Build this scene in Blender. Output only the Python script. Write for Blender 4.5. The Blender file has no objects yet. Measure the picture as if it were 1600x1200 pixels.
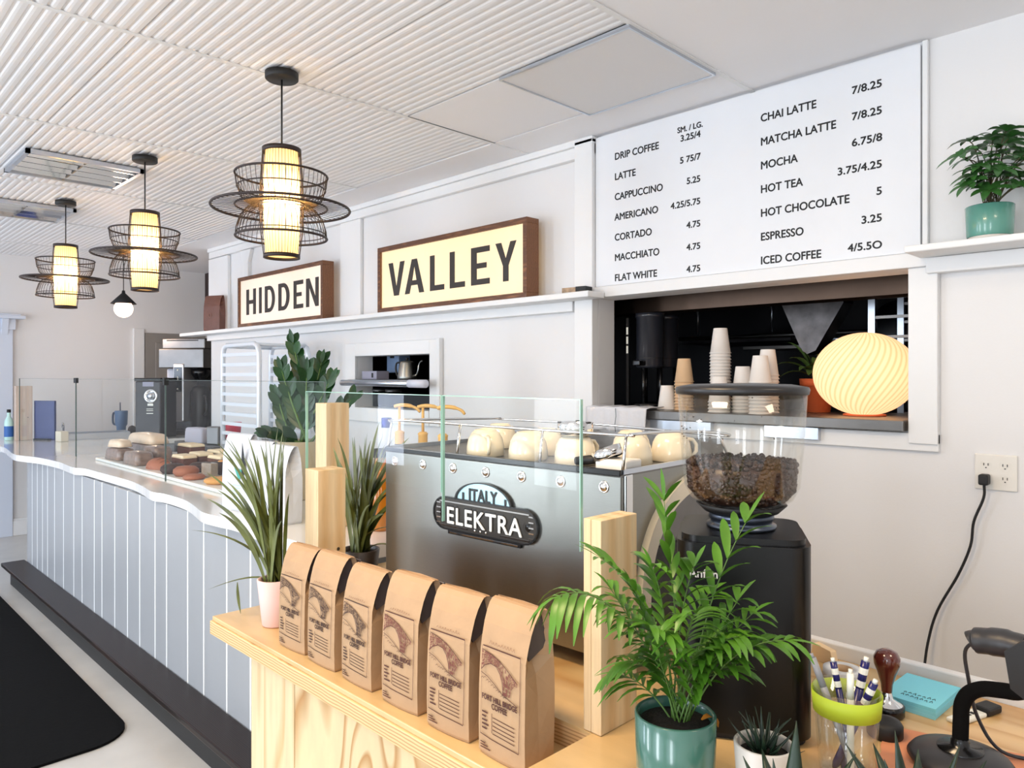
import bpy, math, random
from mathutils import Vector, Matrix
from mathutils.geometry import tessellate_polygon

scene = bpy.context.scene
col = scene.collection
PI = math.pi
def R(d): return math.radians(d)
def srgb(r, g=None, b=None):
    if g is None: g = b = r
    def f(c):
        c /= 255.0
        return c/12.92 if c <= .04045 else ((c+.055)/1.055)**2.4
    return (f(r), f(g), f(b), 1.0)

# ------------------------------------------------------------------ camera
YAW = R(44.75)
cam_d = bpy.data.cameras.new('camera'); cam = bpy.data.objects.new('camera', cam_d); col.objects.link(cam)
cam.location = (0, 0, 1.5)
cam.rotation_euler = (PI/2, 0, PI/2 - YAW)
cam_d.sensor_fit = 'HORIZONTAL'; cam_d.sensor_width = 36.0
cam_d.lens = 36.0*1150/1600
cam_d.shift_y = -13/1600
cam_d.clip_start = .02
scene.camera = cam

# ------------------------------------------------------------------ world, exposure, daylight
scene.view_settings.view_transform = 'Standard'
scene.view_settings.look = 'None'
scene.view_settings.gamma = 1.0
scene.view_settings.use_curve_mapping = False
scene.view_settings.exposure = 1.25
world = bpy.data.worlds.new('sky'); scene.world = world; world.use_nodes = True
bg = world.node_tree.nodes['Background']
bg.inputs[0].default_value = (.80, .90, 1.0, 1); bg.inputs[1].default_value = 1.0
def area(name, loc, rot, sx, sy, power, color):
    d = bpy.data.lights.new(name, 'AREA'); d.shape = 'RECTANGLE'; d.size = sx; d.size_y = sy
    d.energy = power; d.color = color
    o = bpy.data.objects.new(name, d); col.objects.link(o); o.location = loc; o.rotation_euler = rot
    return o
def bulb(name, loc, power, color, r=.03):
    d = bpy.data.lights.new(name, 'POINT'); d.energy = power; d.color = color; d.shadow_soft_size = r
    o = bpy.data.objects.new(name, d); col.objects.link(o); o.location = loc
    return o
# daylight entering the four shop-front windows behind the camera
DAY = (.87, .93, 1.0)
for wx, ww, pw, c in ((-6.9, 1.7, 21, (.70, .80, 1.0)), (-4.4, 2.0, 19, DAY), (-1.6, 2.2, 16, DAY), (1.0, 1.9, 12, DAY)):
    area('window_daylight', (wx, -2.93, 1.45), (PI/2, 0, 0), .5, 1.9, pw, c)
# lights added out of view, warm by the espresso station, whiter over the aisle
area('added_warm_light', (-1.0, .35, 2.60), (0, 0, 0), .6, .3, 12, (1.0, .72, .42))
area('added_warm_light', (.6, 1.2, 2.60), (0, 0, 0), .5, .3, 4, (1.0, .82, .6))
area('added_aisle_light', (-3.6, -.8, 2.58), (0, 0, 0), 1.1, .5, 16, (1.0, .97, .94))

# ------------------------------------------------------------------ materials
MATS = {}
def nodes_of(m):
    m.use_nodes = True
    return m.node_tree.nodes, m.node_tree.links, m.node_tree.nodes['Principled BSDF']
def mat(name, c, rough=.5, metal=0.0, var=.0, scale=8.0, bump=0.0, bscale=60.0, coat=0.0, spec=.5, emit=None, estr=0, trans=0.0, stretch=(1, 1, 1)):
    """principled surface with a little procedural tone variation and bump"""
    m = bpy.data.materials.new(name); N, L, B = nodes_of(m)
    B.inputs['Base Color'].default_value = c
    B.inputs['Roughness'].default_value = rough; B.inputs['Metallic'].default_value = metal
    B.inputs['Specular IOR Level'].default_value = spec
    if coat: B.inputs['Coat Weight'].default_value = coat; B.inputs['Coat Roughness'].default_value = .08
    tc = N.new('ShaderNodeTexCoord'); mp = N.new('ShaderNodeMapping'); mp.inputs['Scale'].default_value = stretch
    L.new(tc.outputs['Object'], mp.inputs[0])
    nz = N.new('ShaderNodeTexNoise'); nz.inputs['Scale'].default_value = scale; nz.inputs['Detail'].default_value = 4
    L.new(mp.outputs[0], nz.inputs['Vector'])
    mx = N.new('ShaderNodeMixRGB'); mx.blend_type = 'MULTIPLY'; mx.inputs[0].default_value = 1
    mx.inputs[1].default_value = c
    cr = N.new('ShaderNodeValToRGB'); lo = 1-var
    cr.color_ramp.elements[0].position = .3; cr.color_ramp.elements[1].position = .7
    cr.color_ramp.elements[0].color = (lo, lo, lo, 1); cr.color_ramp.elements[1].color = (1, 1, 1, 1)
    L.new(nz.outputs['Fac'], cr.inputs[0]); L.new(cr.outputs[0], mx.inputs[2]); L.new(mx.outputs[0], B.inputs['Base Color'])
    if bump:
        n2 = N.new('ShaderNodeTexNoise'); n2.inputs['Scale'].default_value = bscale; L.new(mp.outputs[0], n2.inputs['Vector'])
        bp = N.new('ShaderNodeBump'); bp.inputs['Strength'].default_value = bump; bp.inputs['Distance'].default_value = .004
        L.new(n2.outputs['Fac'], bp.inputs['Height']); L.new(bp.outputs[0], B.inputs['Normal'])
    if emit: B.inputs['Emission Color'].default_value = emit; B.inputs['Emission Strength'].default_value = estr
    MATS[name] = m
    return m
def wood(name, c1, c2, scale=6, stretch=(1, 8, 8), rough=.5, distort=3.0, coat=0, figure=None, edge=None):
    """grain: stretched wave + noise; 'figure' swells it into plywood figure"""
    m = bpy.data.materials.new(name); N, L, B = nodes_of(m)
    tc = N.new('ShaderNodeTexCoord'); mp = N.new('ShaderNodeMapping'); mp.inputs['Scale'].default_value = stretch
    L.new(tc.outputs['Object'], mp.inputs[0])
    if figure:
        nz = N.new('ShaderNodeTexNoise'); nz.inputs['Scale'].default_value = figure; nz.inputs['Detail'].default_value = 1.5
        nz.inputs['Distortion'].default_value = .6
        L.new(mp.outputs[0], nz.inputs['Vector'])
        ml = N.new('ShaderNodeMath'); ml.operation = 'MULTIPLY'; ml.inputs[1].default_value = scale
        L.new(nz.outputs['Fac'], ml.inputs[0])
        sn = N.new('ShaderNodeMath'); sn.operation = 'FRACT'; L.new(ml.outputs[0], sn.inputs[0]); fac = sn.outputs[0]
    else:
        wv = N.new('ShaderNodeTexWave'); wv.inputs['Scale'].default_value = scale; wv.inputs['Distortion'].default_value = distort
        wv.inputs['Detail'].default_value = 3; wv.bands_direction = 'Y'
        L.new(mp.outputs[0], wv.inputs['Vector']); fac = wv.outputs['Fac']
    cr = N.new('ShaderNodeValToRGB')
    cr.color_ramp.elements[0].color = c1; cr.color_ramp.elements[1].color = c2
    if figure:
        e = cr.color_ramp.elements.new(.58); e.color = c1
        cr.color_ramp.elements[1].position = .58; cr.color_ramp.elements[2].position = .90
        cr.color_ramp.elements[1].color = c1; cr.color_ramp.elements[2].color = c2
        e2 = cr.color_ramp.elements.new(1.0); e2.color = c1
    L.new(fac, cr.inputs[0])
    n2 = N.new('ShaderNodeTexNoise'); n2.inputs['Scale'].default_value = 18; n2.inputs['Detail'].default_value = 5
    L.new(mp.outputs[0], n2.inputs['Vector'])
    mx = N.new('ShaderNodeMixRGB'); mx.blend_type = 'MULTIPLY'; mx.inputs[0].default_value = .35
    L.new(cr.outputs[0], mx.inputs[1]); L.new(n2.outputs['Fac'], mx.inputs[2]); L.new(mx.outputs[0], B.inputs['Base Color'])
    B.inputs['Roughness'].default_value = rough
    if coat: B.inputs['Coat Weight'].default_value = coat; B.inputs['Coat Roughness'].default_value = .1
    MATS[name] = m
    return m
def plies(name, cs, period=.0065):
    """plywood edge: thin alternating plies along Z"""
    m = bpy.data.materials.new(name); N, L, B = nodes_of(m)
    tc = N.new('ShaderNodeTexCoord'); sp = N.new('ShaderNodeSeparateXYZ'); L.new(tc.outputs['Object'], sp.inputs[0])
    nz = N.new('ShaderNodeTexNoise'); nz.inputs['Scale'].default_value = 14; L.new(tc.outputs['Object'], nz.inputs['Vector'])
    ad = N.new('ShaderNodeMath'); ad.operation = 'MULTIPLY_ADD'; ad.inputs[1].default_value = .006; L.new(nz.outputs['Fac'], ad.inputs[0]); L.new(sp.outputs['Z'], ad.inputs[2])
    ml = N.new('ShaderNodeMath'); ml.operation = 'MULTIPLY'; ml.inputs[1].default_value = 1/period; L.new(ad.outputs[0], ml.inputs[0])
    fr = N.new('ShaderNodeMath'); fr.operation = 'FRACT'; L.new(ml.outputs[0], fr.inputs[0])
    cr = N.new('ShaderNodeValToRGB'); els = cr.color_ramp.elements
    els[0].color = cs[0]; els[1].color = cs[1]; els[0].position = .35; els[1].position = .6
    e = els.new(.95); e.color = cs[0]
    L.new(fr.outputs[0], cr.inputs[0]); L.new(cr.outputs[0], B.inputs['Base Color']); B.inputs['Roughness'].default_value = .6
    MATS[name] = m
    return m
def thin_glass(name, tint=(.97, .99, .98, 1), refl=.10, rough=0.0):
    """clear thin pane: see-through with a facing-dependent mirror reflection"""
    m = bpy.data.materials.new(name); m.use_nodes = True; N = m.node_tree.nodes; L = m.node_tree.links
    for n in list(N): N.remove(n)
    out = N.new('ShaderNodeOutputMaterial'); t = N.new('ShaderNodeBsdfTransparent'); t.inputs[0].default_value = tint
    g = N.new('ShaderNodeBsdfGlossy'); g.inputs['Roughness'].default_value = rough; g.inputs[0].default_value = (1, 1, 1, 1)
    lw = N.new('ShaderNodeLayerWeight'); lw.inputs[0].default_value = .15
    ml = N.new('ShaderNodeMath'); ml.operation = 'MULTIPLY_ADD'; ml.inputs[1].default_value = .5; ml.inputs[2].default_value = refl
    L.new(lw.outputs['Facing'], ml.inputs[0])
    pw = N.new('ShaderNodeMath'); pw.operation = 'POWER'; pw.inputs[1].default_value = 1.6; L.new(ml.outputs[0], pw.inputs[0])
    mx = N.new('ShaderNodeMixShader'); L.new(pw.outputs[0], mx.inputs[0]); L.new(t.outputs[0], mx.inputs[1]); L.new(g.outputs[0], mx.inputs[2])
    L.new(mx.outputs[0], out.inputs[0]); MATS[name] = m
    return m
def glow(name, c, strength, trans=.6):
    """a lit shade: light-diffusing paper / glass with a lamp's glow of its own"""
    m = bpy.data.materials.new(name); m.use_nodes = True; N = m.node_tree.nodes; L = m.node_tree.links
    for n in list(N): N.remove(n)
    out = N.new('ShaderNodeOutputMaterial'); tr = N.new('ShaderNodeBsdfTranslucent'); tr.inputs[0].default_value = c
    df = N.new('ShaderNodeBsdfDiffuse'); df.inputs[0].default_value = c
    mx = N.new('ShaderNodeMixShader'); mx.inputs[0].default_value = trans; L.new(df.outputs[0], mx.inputs[1]); L.new(tr.outputs[0], mx.inputs[2])
    em = N.new('ShaderNodeEmission'); em.inputs[0].default_value = c; em.inputs[1].default_value = strength
    ad = N.new('ShaderNodeAddShader'); L.new(mx.outputs[0], ad.inputs[0]); L.new(em.outputs[0], ad.inputs[1]); L.new(ad.outputs[0], out.inputs[0])
    MATS[name] = m
    return m

WALL = mat('wall_paint', srgb(234, 233, 233), .75, var=.03, scale=1.5, bump=.06, bscale=140)
TRIM = mat('trim_paint', srgb(238, 238, 238), .45, var=.02, scale=3)
CEIL = mat('ceiling_paint', srgb(246, 245, 247), .6, var=.03, scale=2)
CEILM = mat('corrugated_paint', srgb(240, 239, 240), .42, var=.03, scale=2)
FLOOR = mat('polished_concrete', srgb(206, 202, 196), .32, var=.18, scale=3.0, bump=.03)
BLACK = mat('matte_black', srgb(22, 22, 24), .55, var=.2)
GLOSSB = mat('gloss_black', srgb(14, 14, 16), .22, var=.1)
RUBBER = mat('black_rubber', srgb(7, 7, 8), .9, var=.3, scale=40, bump=.2, spec=.15)
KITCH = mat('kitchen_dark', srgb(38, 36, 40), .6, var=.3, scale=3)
STEEL = mat('brushed_steel', srgb(150, 151, 147), .30, 1.0, var=.06, scale=30, bump=.03, bscale=200, stretch=(1, 1, 30))
STEELD = mat('dull_steel', srgb(128, 126, 124), .4, 1.0, var=.12, scale=12)
CHROME = mat('chrome', srgb(225, 225, 225), .08, 1.0)
ALU = mat('aluminium', srgb(205, 212, 222), .28, 1.0, var=.05)
HOODS = mat('hood_steel', srgb(92, 76, 66), .38, 1.0, var=.2, scale=5)
CREAMC = mat('cream_ceramic', srgb(238, 226, 200), .22, coat=.4, var=.02)
WHITEP = mat('white_paper', srgb(240, 240, 240), .8, var=.04, scale=9)
WHITEC = mat('white_cup_paper', srgb(240, 234, 228), .6, var=.03)
KRAFTC = mat('kraft_cup_paper', srgb(226, 190, 150), .7, var=.06)
KRAFT = mat('kraft_paper', srgb(184, 150, 114), .7, var=.14, scale=14, bump=.25, bscale=45)
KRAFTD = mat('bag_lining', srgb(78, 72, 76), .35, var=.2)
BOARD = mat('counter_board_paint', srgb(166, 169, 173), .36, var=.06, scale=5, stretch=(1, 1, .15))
COUNT = mat('counter_white', srgb(238, 236, 232), .14, coat=.6, var=.03, scale=1.5)
DARKW = wood('dark_stained_oak', srgb(22, 15, 14), srgb(52, 36, 32), 5, (.7, 9, 9), .35, 5)
PLYF = wood('plywood_face', srgb(244, 219, 172), srgb(204, 152, 92), 13, (1.0, 1, .35), .5, figure=2.6)
PLYV = wood('plywood_plain_face', srgb(243, 220, 176), srgb(226, 190, 138), 7, (3.0, 1, .3), .5, figure=2.2)
PLYT = wood('plywood_top', srgb(234, 198, 142), srgb(212, 164, 104), 7, (.35, 1.2, 1), .38, figure=2.2, coat=.25)
PLYE = plies('plywood_edge', (srgb(226, 192, 142), srgb(172, 128, 82)))
POST_LIT = wood('post_blue_lit', srgb(232, 212, 196), srgb(222, 198, 180), 1.6, (9, 5, .5), .5, 3.0)  # far left post: the blue light there is put into the wood colour
PINE = wood('pine_post', srgb(246, 220, 178), srgb(232, 196, 146), 1.6, (9, 5, .5), .5, 3.0)
FRAMEW = wood('walnut_frame', srgb(104, 64, 40), srgb(164, 108, 68), 5, (1.2, 9, 9), .5, 6)
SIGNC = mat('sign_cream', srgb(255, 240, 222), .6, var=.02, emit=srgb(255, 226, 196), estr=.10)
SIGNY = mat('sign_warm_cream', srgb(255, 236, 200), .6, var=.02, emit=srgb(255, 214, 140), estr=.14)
INK = mat('dark_letter_paint', srgb(62, 56, 54), .7, var=.12, scale=30)
MENUI = mat('menu_letter_black', srgb(18, 18, 22), .6)
BAMB = mat('dark_bamboo', srgb(42, 26, 22), .5, var=.3, scale=20)
GLASS = thin_glass('clear_glass', refl=.02)
GLEDGE = mat('green_glass_edge', srgb(150, 196, 180), .12, var=.1, coat=.5)
HOPG = thin_glass('clear_plastic', (.96, .96, .95, 1), .115)
SHADE = glow('paper_shade', (1.0, .78, .42, 1), .15, .6)
GLOBEG = glow('milk_glass_lit', (1.0, .80, .66, 1), 1.1, .5)
SALT = glow('lit_swirled_shade', (1.0, .78, .55, 1), .13, .5)
PETG = mat('pot_green_glaze', srgb(70, 118, 104), .2, coat=.7, var=.12, scale=6)
PINKP = mat('pot_pink', srgb(232, 196, 190), .45, var=.03)
WHITEPOT = mat('pot_white', srgb(232, 224, 214), .4, var=.03)
BEIGEP = mat('pot_beige', srgb(196, 184, 160), .6, var=.06)
TERRA = mat('terracotta', srgb(222, 108, 62), .7, var=.1)
SOIL = mat('potting_soil', srgb(36, 26, 20), .95, var=.5, scale=60, bump=.8, bscale=120)
LEAFZ = mat('leaf_zz', srgb(34, 78, 36), .3, var=.6, scale=12, spec=.35)
LEAFD = mat('leaf_dracaena', srgb(112, 122, 62), .40, var=.6, scale=16)
LEAFP = mat('leaf_palm', srgb(84, 138, 36), .4, var=.5, scale=14)
LEAFS = mat('leaf_schefflera', srgb(62, 116, 52), .35, var=.45, scale=22)
LEAFH = mat('leaf_succulent', srgb(30, 52, 36), .4, var=.4, scale=30)
STEM = mat('green_stem', srgb(88, 122, 52), .5, var=.2)
BEAN = mat('roasted_bean', srgb(66, 38, 26), .35, var=.5, scale=70)

DARKW.node_tree.nodes['Principled BSDF'].inputs['Specular IOR Level'].default_value = .25
# ------------------------------------------------------------------ mesh builder
class MB:
    def __init__(self): self.v = []; self.f = []; self.s = []
    def add(self, vs, fs, xf=None, smooth=False):
        b = len(self.v)
        self.v += [tuple(xf @ Vector(p)) if xf else tuple(p) for p in vs]
        for f in fs: self.f.append([b+i for i in f]); self.s.append(smooth)
        return self
    def box(self, x0, x1, y0, y1, z0, z1, xf=None):
        vs = [(x, y, z) for z in (z0, z1) for y in (y0, y1) for x in (x0, x1)]
        return self.add(vs, [(0, 2, 3, 1), (4, 5, 7, 6), (0, 1, 5, 4), (1, 3, 7, 5), (3, 2, 6, 7), (2, 0, 4, 6)], xf)
    def prism(self, poly, d0, d1, axis='z', xf=None, smooth=False):
        """extrude a 2-D polygon; axis 'z': (x,y), 'y': (x,z) from d0 to d1, 'x': (y,z)"""
        n = len(poly)
        def p3(p, d): return (p[0], p[1], d) if axis == 'z' else (p[0], d, p[1]) if axis == 'y' else (d, p[0], p[1])
        vs = [p3(p, d0) for p in poly]+[p3(p, d1) for p in poly]
        tri = tessellate_polygon([[Vector((p[0], p[1], 0)) for p in poly]])
        fs = [tuple(t) for t in tri]+[tuple(n+i for i in reversed(t)) for t in tri]
        self.add(vs, fs, xf)
        self.add(vs, [(i, (i+1) % n, n+(i+1) % n, n+i) for i in range(n)], xf, smooth)
        return self
    def lathe(self, prof, n=32, xf=None, smooth=True, close=False):
        vs = []; k = len(prof)
        for i in range(n):
            a = 2*PI*i/n
            for r, z in prof: vs.append((r*math.cos(a), r*math.sin(a), z))
        fs = []
        for i in range(n):
            j = (i+1) % n
            for q in range(k-1): fs.append((i*k+q, j*k+q, j*k+q+1, i*k+q+1))
            if close: fs.append((i*k+k-1, j*k+k-1, j*k, i*k))
        return self.add(vs, fs, xf, smooth)
    def cyl(self, r0, r1, z0, z1, n=24, xf=None):
        self.lathe([(r0, z0), (r1, z1)], n, xf, True)
        self.lathe([(1e-5, z0), (r0, z0)], n, xf, False)
        return self.lathe([(r1, z1), (1e-5, z1)], n, xf, False)
    def tube(self, pts, r, n=8, closed=False, smooth=True, flat=1.0):
        P = [Vector(p) for p in pts]; m = len(P); rs = r if isinstance(r, (list, tuple)) else [r]*m
        vs = []; up = Vector((0, 0, 1)); prev = None
        for i in range(m):
            if closed: t = P[(i+1) % m]-P[i-1]
            else: t = P[min(i+1, m-1)]-P[max(i-1, 0)]
            t.normalize()
            if prev is None:
                a = t.cross(up)
                if a.length < 1e-3: a = t.cross(Vector((1, 0, 0)))
            else:
                a = prev - t*prev.dot(t)
            a.normalize(); prev = a.copy(); b = t.cross(a)
            for q in range(n):
                w = 2*PI*q/n; vs.append(tuple(P[i]+(a*math.cos(w)+b*math.sin(w)*flat)*rs[i]))
        fs = []
        for i in range(m if closed else m-1):
            j = (i+1) % m
            for q in range(n): fs.append((i*n+q, i*n+(q+1) % n, j*n+(q+1) % n, j*n+q))
        if not closed: fs += [tuple(range(n-1, -1, -1)), tuple((m-1)*n+q for q in range(n))]
        return self.add(vs, fs, None, smooth)
    def ball(self, rx, ry, rz, xf=None, n=16, k=10, z0=-1.0, z1=1.0):
        a0, a1 = math.asin(z0), math.asin(z1)
        prof = [(math.cos(a0+(a1-a0)*i/k), math.sin(a0+(a1-a0)*i/k)) for i in range(k+1)]
        S = Matrix.Diagonal((rx, ry, rz, 1)); return self.lathe(prof, n, (xf @ S) if xf else S)
    def leaf(self, pts, w, up=Vector((0, 0, 1)), fold=.25, prof=None):
        """a leaf blade along pts: 3 vertices across (folded at the midrib)"""
        P = [Vector(p) for p in pts]; m = len(P); vs = []
        for i in range(m):
            t = (P[min(i+1, m-1)]-P[max(i-1, 0)]).normalized()
            a = t.cross(up)
            if a.length < 1e-3: a = t.cross(Vector((1, 0, 0)))
            a.normalize(); nrm = a.cross(t); s = i/(m-1)
            k = prof(s) if prof else math.sin(PI*min(1, s*.93+.05))**.8
            h = w*k*.5
            vs += [tuple(P[i]-a*h+nrm*h*fold), tuple(P[i]), tuple(P[i]+a*h+nrm*h*fold)]
        fs = []
        for i in range(m-1):
            b = i*3; fs += [(b, b+1, b+4, b+3), (b+1, b+2, b+5, b+4)]
        return self.add(vs, fs, None, True)
    def build(self, name, m, parent=None, loc=None, rot=None, bevel=0, seg=2, angle=35):
        me = bpy.data.meshes.new(name); me.from_pydata(self.v, [], self.f)
        me.polygons.foreach_set('use_smooth', self.s); me.update()
        me.materials.append(m)
        o = bpy.data.objects.new(name, me); col.objects.link(o)
        if parent: o.parent = parent
        if loc: o.location = loc
        if rot: o.rotation_euler = rot
        if bevel:
            b = o.modifiers.new('soft_edge', 'BEVEL'); b.width = bevel; b.segments = seg; b.limit_method = 'ANGLE'; b.angle_limit = R(angle)
            b.harden_normals = False
        return o
def tag(o, label, cat, group=None, kind=None):
    if label: o['label'] = label
    if cat: o['category'] = cat
    if group: o['group'] = group
    if kind: o['kind'] = kind
    return o
def thing(name, label, cat, loc=(0, 0, 0), rz=0, group=None):
    o = bpy.data.objects.new(name, None); col.objects.link(o); o.empty_display_size = .05
    o.location = loc; o.rotation_euler = (0, 0, rz)
    return tag(o, label, cat, group)
def struct(name, mb, m, bevel=0, label=None):
    o = mb.build(name, m, bevel=bevel); o['kind'] = 'structure'
    return o
def kids(o): return [c for c in bpy.data.objects if c.parent == o]
def dup(root, loc, rz=None, label=None, group=None, scale=None):
    """copy of a thing with copies of its parts and sub-parts (shared mesh data)"""
    def rec(o, par):
        c = o.copy(); col.objects.link(c)
        if par: c.parent = par
        for ch in kids(o): rec(ch, c)
        return c
    r = rec(root, None); r.location = loc
    if rz is not None: r.rotation_euler = (0, 0, rz)
    if scale: r.scale = (scale,)*3 if not isinstance(scale, tuple) else scale
    if label: r['label'] = label
    if group: r['group'] = group
    return r
def T(x=0, y=0, z=0, rx=0, ry=0, rz=0):
    return Matrix.Translation((x, y, z)) @ Matrix.Rotation(rz, 4, 'Z') @ Matrix.Rotation(ry, 4, 'Y') @ Matrix.Rotation(rx, 4, 'X')
def bez(p0, p1, p2, n=8):
    a, b, c = Vector(p0), Vector(p1), Vector(p2)
    return [a*(1-t)**2+b*2*t*(1-t)+c*t*t for t in [i/n for i in range(n+1)]]
def smooth_path(pts, n=6):
    """Catmull-Rom through pts"""
    P = [Vector(p) for p in pts]; P = [P[0]*2-P[1]]+P+[P[-1]*2-P[-2]]; out = []
    for i in range(1, len(P)-2):
        for q in range(n):
            t = q/n; a, b, c, d = P[i-1], P[i], P[i+1], P[i+2]
            out.append(.5*((2*b)+(c-a)*t+(2*a-5*b+4*c-d)*t*t+(3*b-a-3*c+d)*t**3))
    out.append(P[-2]); return out
def text_part(s, size, m, parent, name='lettering', loc=(0, 0, 0), rot=(PI/2, 0, 0), depth=.001, bold=.0, align='LEFT', sx=1.0, spacing=1.0):
    cu = bpy.data.curves.new(name, 'FONT'); cu.body = s; cu.size = size; cu.extrude = depth; cu.offset = bold; cu.align_x = align
    cu.offset = 0; cu.space_character = spacing; cu.resolution_u = 4
    t = bpy.data.objects.new(name, cu); col.objects.link(t); bpy.context.view_layer.update()
    me = bpy.data.meshes.new_from_object(t.evaluated_get(bpy.context.evaluated_depsgraph_get()))
    bpy.data.objects.remove(t); bpy.data.curves.remove(cu)
    me.name = name; me.materials.clear(); me.materials.append(m)
    for v in me.vertices: v.co.x *= sx
    if bold:                                                     # heavier strokes: the same outlines repeated a hair apart
        vs = [tuple(v.co) for v in me.vertices]; fs = [tuple(p.vertices) for p in me.polygons]; n = len(vs); V2 = []; F2 = []
        for i, (dx, dy) in enumerate(((-bold, 0), (bold, 0), (0, -bold), (0, bold), (-bold*.7, bold*.7), (bold*.7, -bold*.7))):
            V2 += [(x+dx, y+dy, z+(.00002*i if z > 0 else 0)) for x, y, z in vs]; F2 += [tuple(n*i+q for q in f) for f in fs]
        me = bpy.data.meshes.new(name); me.from_pydata(V2, [], F2); me.update(); me.materials.append(m)
    o = bpy.data.objects.new(name, me); col.objects.link(o)
    if parent: o.parent = parent
    o.location = loc; o.rotation_euler = rot
    return o
# ================================================================== THE ROOM
WY, WT = 2.75, .12                       # back wall face and thickness
struct('floor', MB().box(-8.3, 2.4, -3.1, 5.3, -.1, 0), FLOOR)
w = MB()
SO = (-4.25, -3.45, 1.29, 1.63); LO = (-2.19, -.83, 1.33, 1.865)
xs = [-6.63, SO[0], SO[1], LO[0], LO[1], 2.3]
w.box(xs[0], xs[1], WY, WY+WT, 0, 2.8); w.box(xs[2], xs[3], WY, WY+WT, 0, 2.8); w.box(xs[4], xs[5], WY, WY+WT, 0, 2.8)
for o in (SO, LO):
    w.box(o[0], o[1], WY, WY+WT, 0, o[2]); w.box(o[0], o[1], WY, WY+WT, o[3], 2.8)
struct('wall_back', w, WALL)
struct('wall_left', MB().box(-8.32, -8.2, -3.1, 3.5, 0, 2.8), WALL)
struct('wall_right', MB().box(2.2, 2.3, -3.1, 2.9, 0, 2.8), WALL)
w = MB(); e = -8.2
for wx, ww in ((-6.9, 1.7), (-4.4, 2.0), (-1.6, 2.2), (1.0, 1.9)):
    w.box(e, wx-ww/2, -3.1, -3, 0, 2.8); w.box(wx-ww/2, wx+ww/2, -3.1, -3, 0, .5); w.box(wx-ww/2, wx+ww/2, -3.1, -3, 2.4, 2.8); e = wx+ww/2
w.box(e, 2.2, -3.1, -3, 0, 2.8)
struct('wall_front', w, WALL)
struct('wall_alcove', MB().box(-8.2, -6.5, 3.33, 3.45, 0, 1.97), mat('alcove_grey', srgb(176, 168, 160), .8, var=.05))
struct('trim_1', MB().box(-8.2, -6.5, 3.33, 3.45, 1.97, 2.8), mat('dark_brown_board', srgb(52, 34, 32), .6, var=.2, stretch=(8, 1, .5)))
# kitchen seen through the two hatches
struct('wall_kitchen_back', MB().box(-6.6, 2.3, 4.9, 5.0, 0, 2.8), KITCH)
struct('wall_kitchen_left', MB().box(-5.2, -5.1, 2.88, 4.9, 0, 2.8), KITCH)
struct('wall_kitchen_right', MB().box(.4, .5, 2.88, 4.9, 0, 2.8), KITCH)
struct('ceiling_kitchen', MB().box(-6.6, 2.3, 2.88, 4.9, 2.5, 2.6), KITCH)

# ------------------------------------------------------------------ ceiling: corrugated drop-in panels, plain panels to the right and along the wall
CZ = 2.635
c = MB()
bands = [-8.2, -7.41, -6.21, -5.01, -3.81, -2.61, -1.41]
rows = [-2.76+.6*i for i in range(8)]+[1.94, 2.46]       # ... .84, 1.44, 1.94, 2.46
for bi in range(6):
    x0, x1 = bands[bi], bands[bi+1]
    for ri in range(len(rows)-1):
        y0, y1 = rows[ri], rows[ri+1]
        if bi == 5 and ri == len(rows)-2: continue
        nrib = max(1, round((y1-y0)/.0375)); vs = []; n = 0
        za, zb = CZ-.004, CZ+.001
        for k in range(nrib):
            for t, h in ((.0, .0045), (.14, .0045), (.28, .0010), (.5, 0.0), (.86, 0.0010)):
                y = y0+.0008+(y1-y0-.0016)*(k+t)/nrib
                vs += [(x0, y, za+h), (x1, y, zb+h)]; n += 1
        vs += [(x0, y1-.0008, za+.0045), (x1, y1-.0008, zb+.0045)]; n += 1
        c.add(vs, [(2*i, 2*i+2, 2*i+3, 2*i+1) for i in range(n-1)])
struct('ceiling', c, CEILM)
c = MB()
c.box(-8.2, 2.3, -3.1, 2.9, 2.66, 2.76)                       # deck above the grid
c.box(-1.405, 2.25, -3.05, 2.75, CZ-.002, CZ+.01)
c.box(-8.2, -1.415, 2.465, 3.5, CZ-.003, CZ+.01)
c.box(-2.605, -2.02, 1.945, 2.455, CZ-.002, CZ+.01)
struct('ceiling_plain', c, CEIL)
c = MB()                                                       # bent panel-edge strips at the seams across the ribs
for x in bands[1:]:
    c.box(x-.010, x+.010, -3.0, 2.46, CZ-.0065, CZ-.003)
c.box(-1.418, -1.398, 2.46, 2.75, CZ-.006, CZ-.002); c.box(-2.615, -2.60, 1.94, 2.75, CZ-.006, CZ-.002)
struct('trim_2', c, TRIM)

# ------------------------------------------------------------------ wall trim: crown, battens, hatch frames
t = MB(); t.box(-6.60, -2.19, WY-.035, WY-.001, 2.545, 2.60); t.box(-6.60, -2.19, WY-.05, WY-.001, 2.60, 2.632)
struct('trim_3', t, TRIM, .004)
t = MB(); t.box(-6.62, -6.22, WY-.03, WY-.001, 1.9, 2.54); struct('trim_4', t, TRIM, .004)
t = MB(); t.prism([(-5.93, 1.9), (-5.83, 1.9), (-5.83, 2.44), (-5.78, 2.54), (-5.98, 2.54), (-5.93, 2.44)], WY-.03, WY-.001, 'y'); struct('trim_5', t, TRIM, .004)
t = MB(); t.box(-4.43, -4.18, WY-.025, WY-.001, 1.9, 2.545); struct('trim_6', t, TRIM, .004)
t = MB(); t.box(-2.30, -2.19, WY-.05, WY-.001, 1.0, 2.62); struct('trim_7', t, TRIM, .004)
t = MB(); t.box(-2.19, -.74, WY-.045, WY-.001, 1.865, 1.915); t.box(-.83, -.74, WY-.03, WY-.001, 1.27, 1.865); t.box(-2.19, -.74, WY-.02, WY-.001, 1.245, 1.305)
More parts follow.
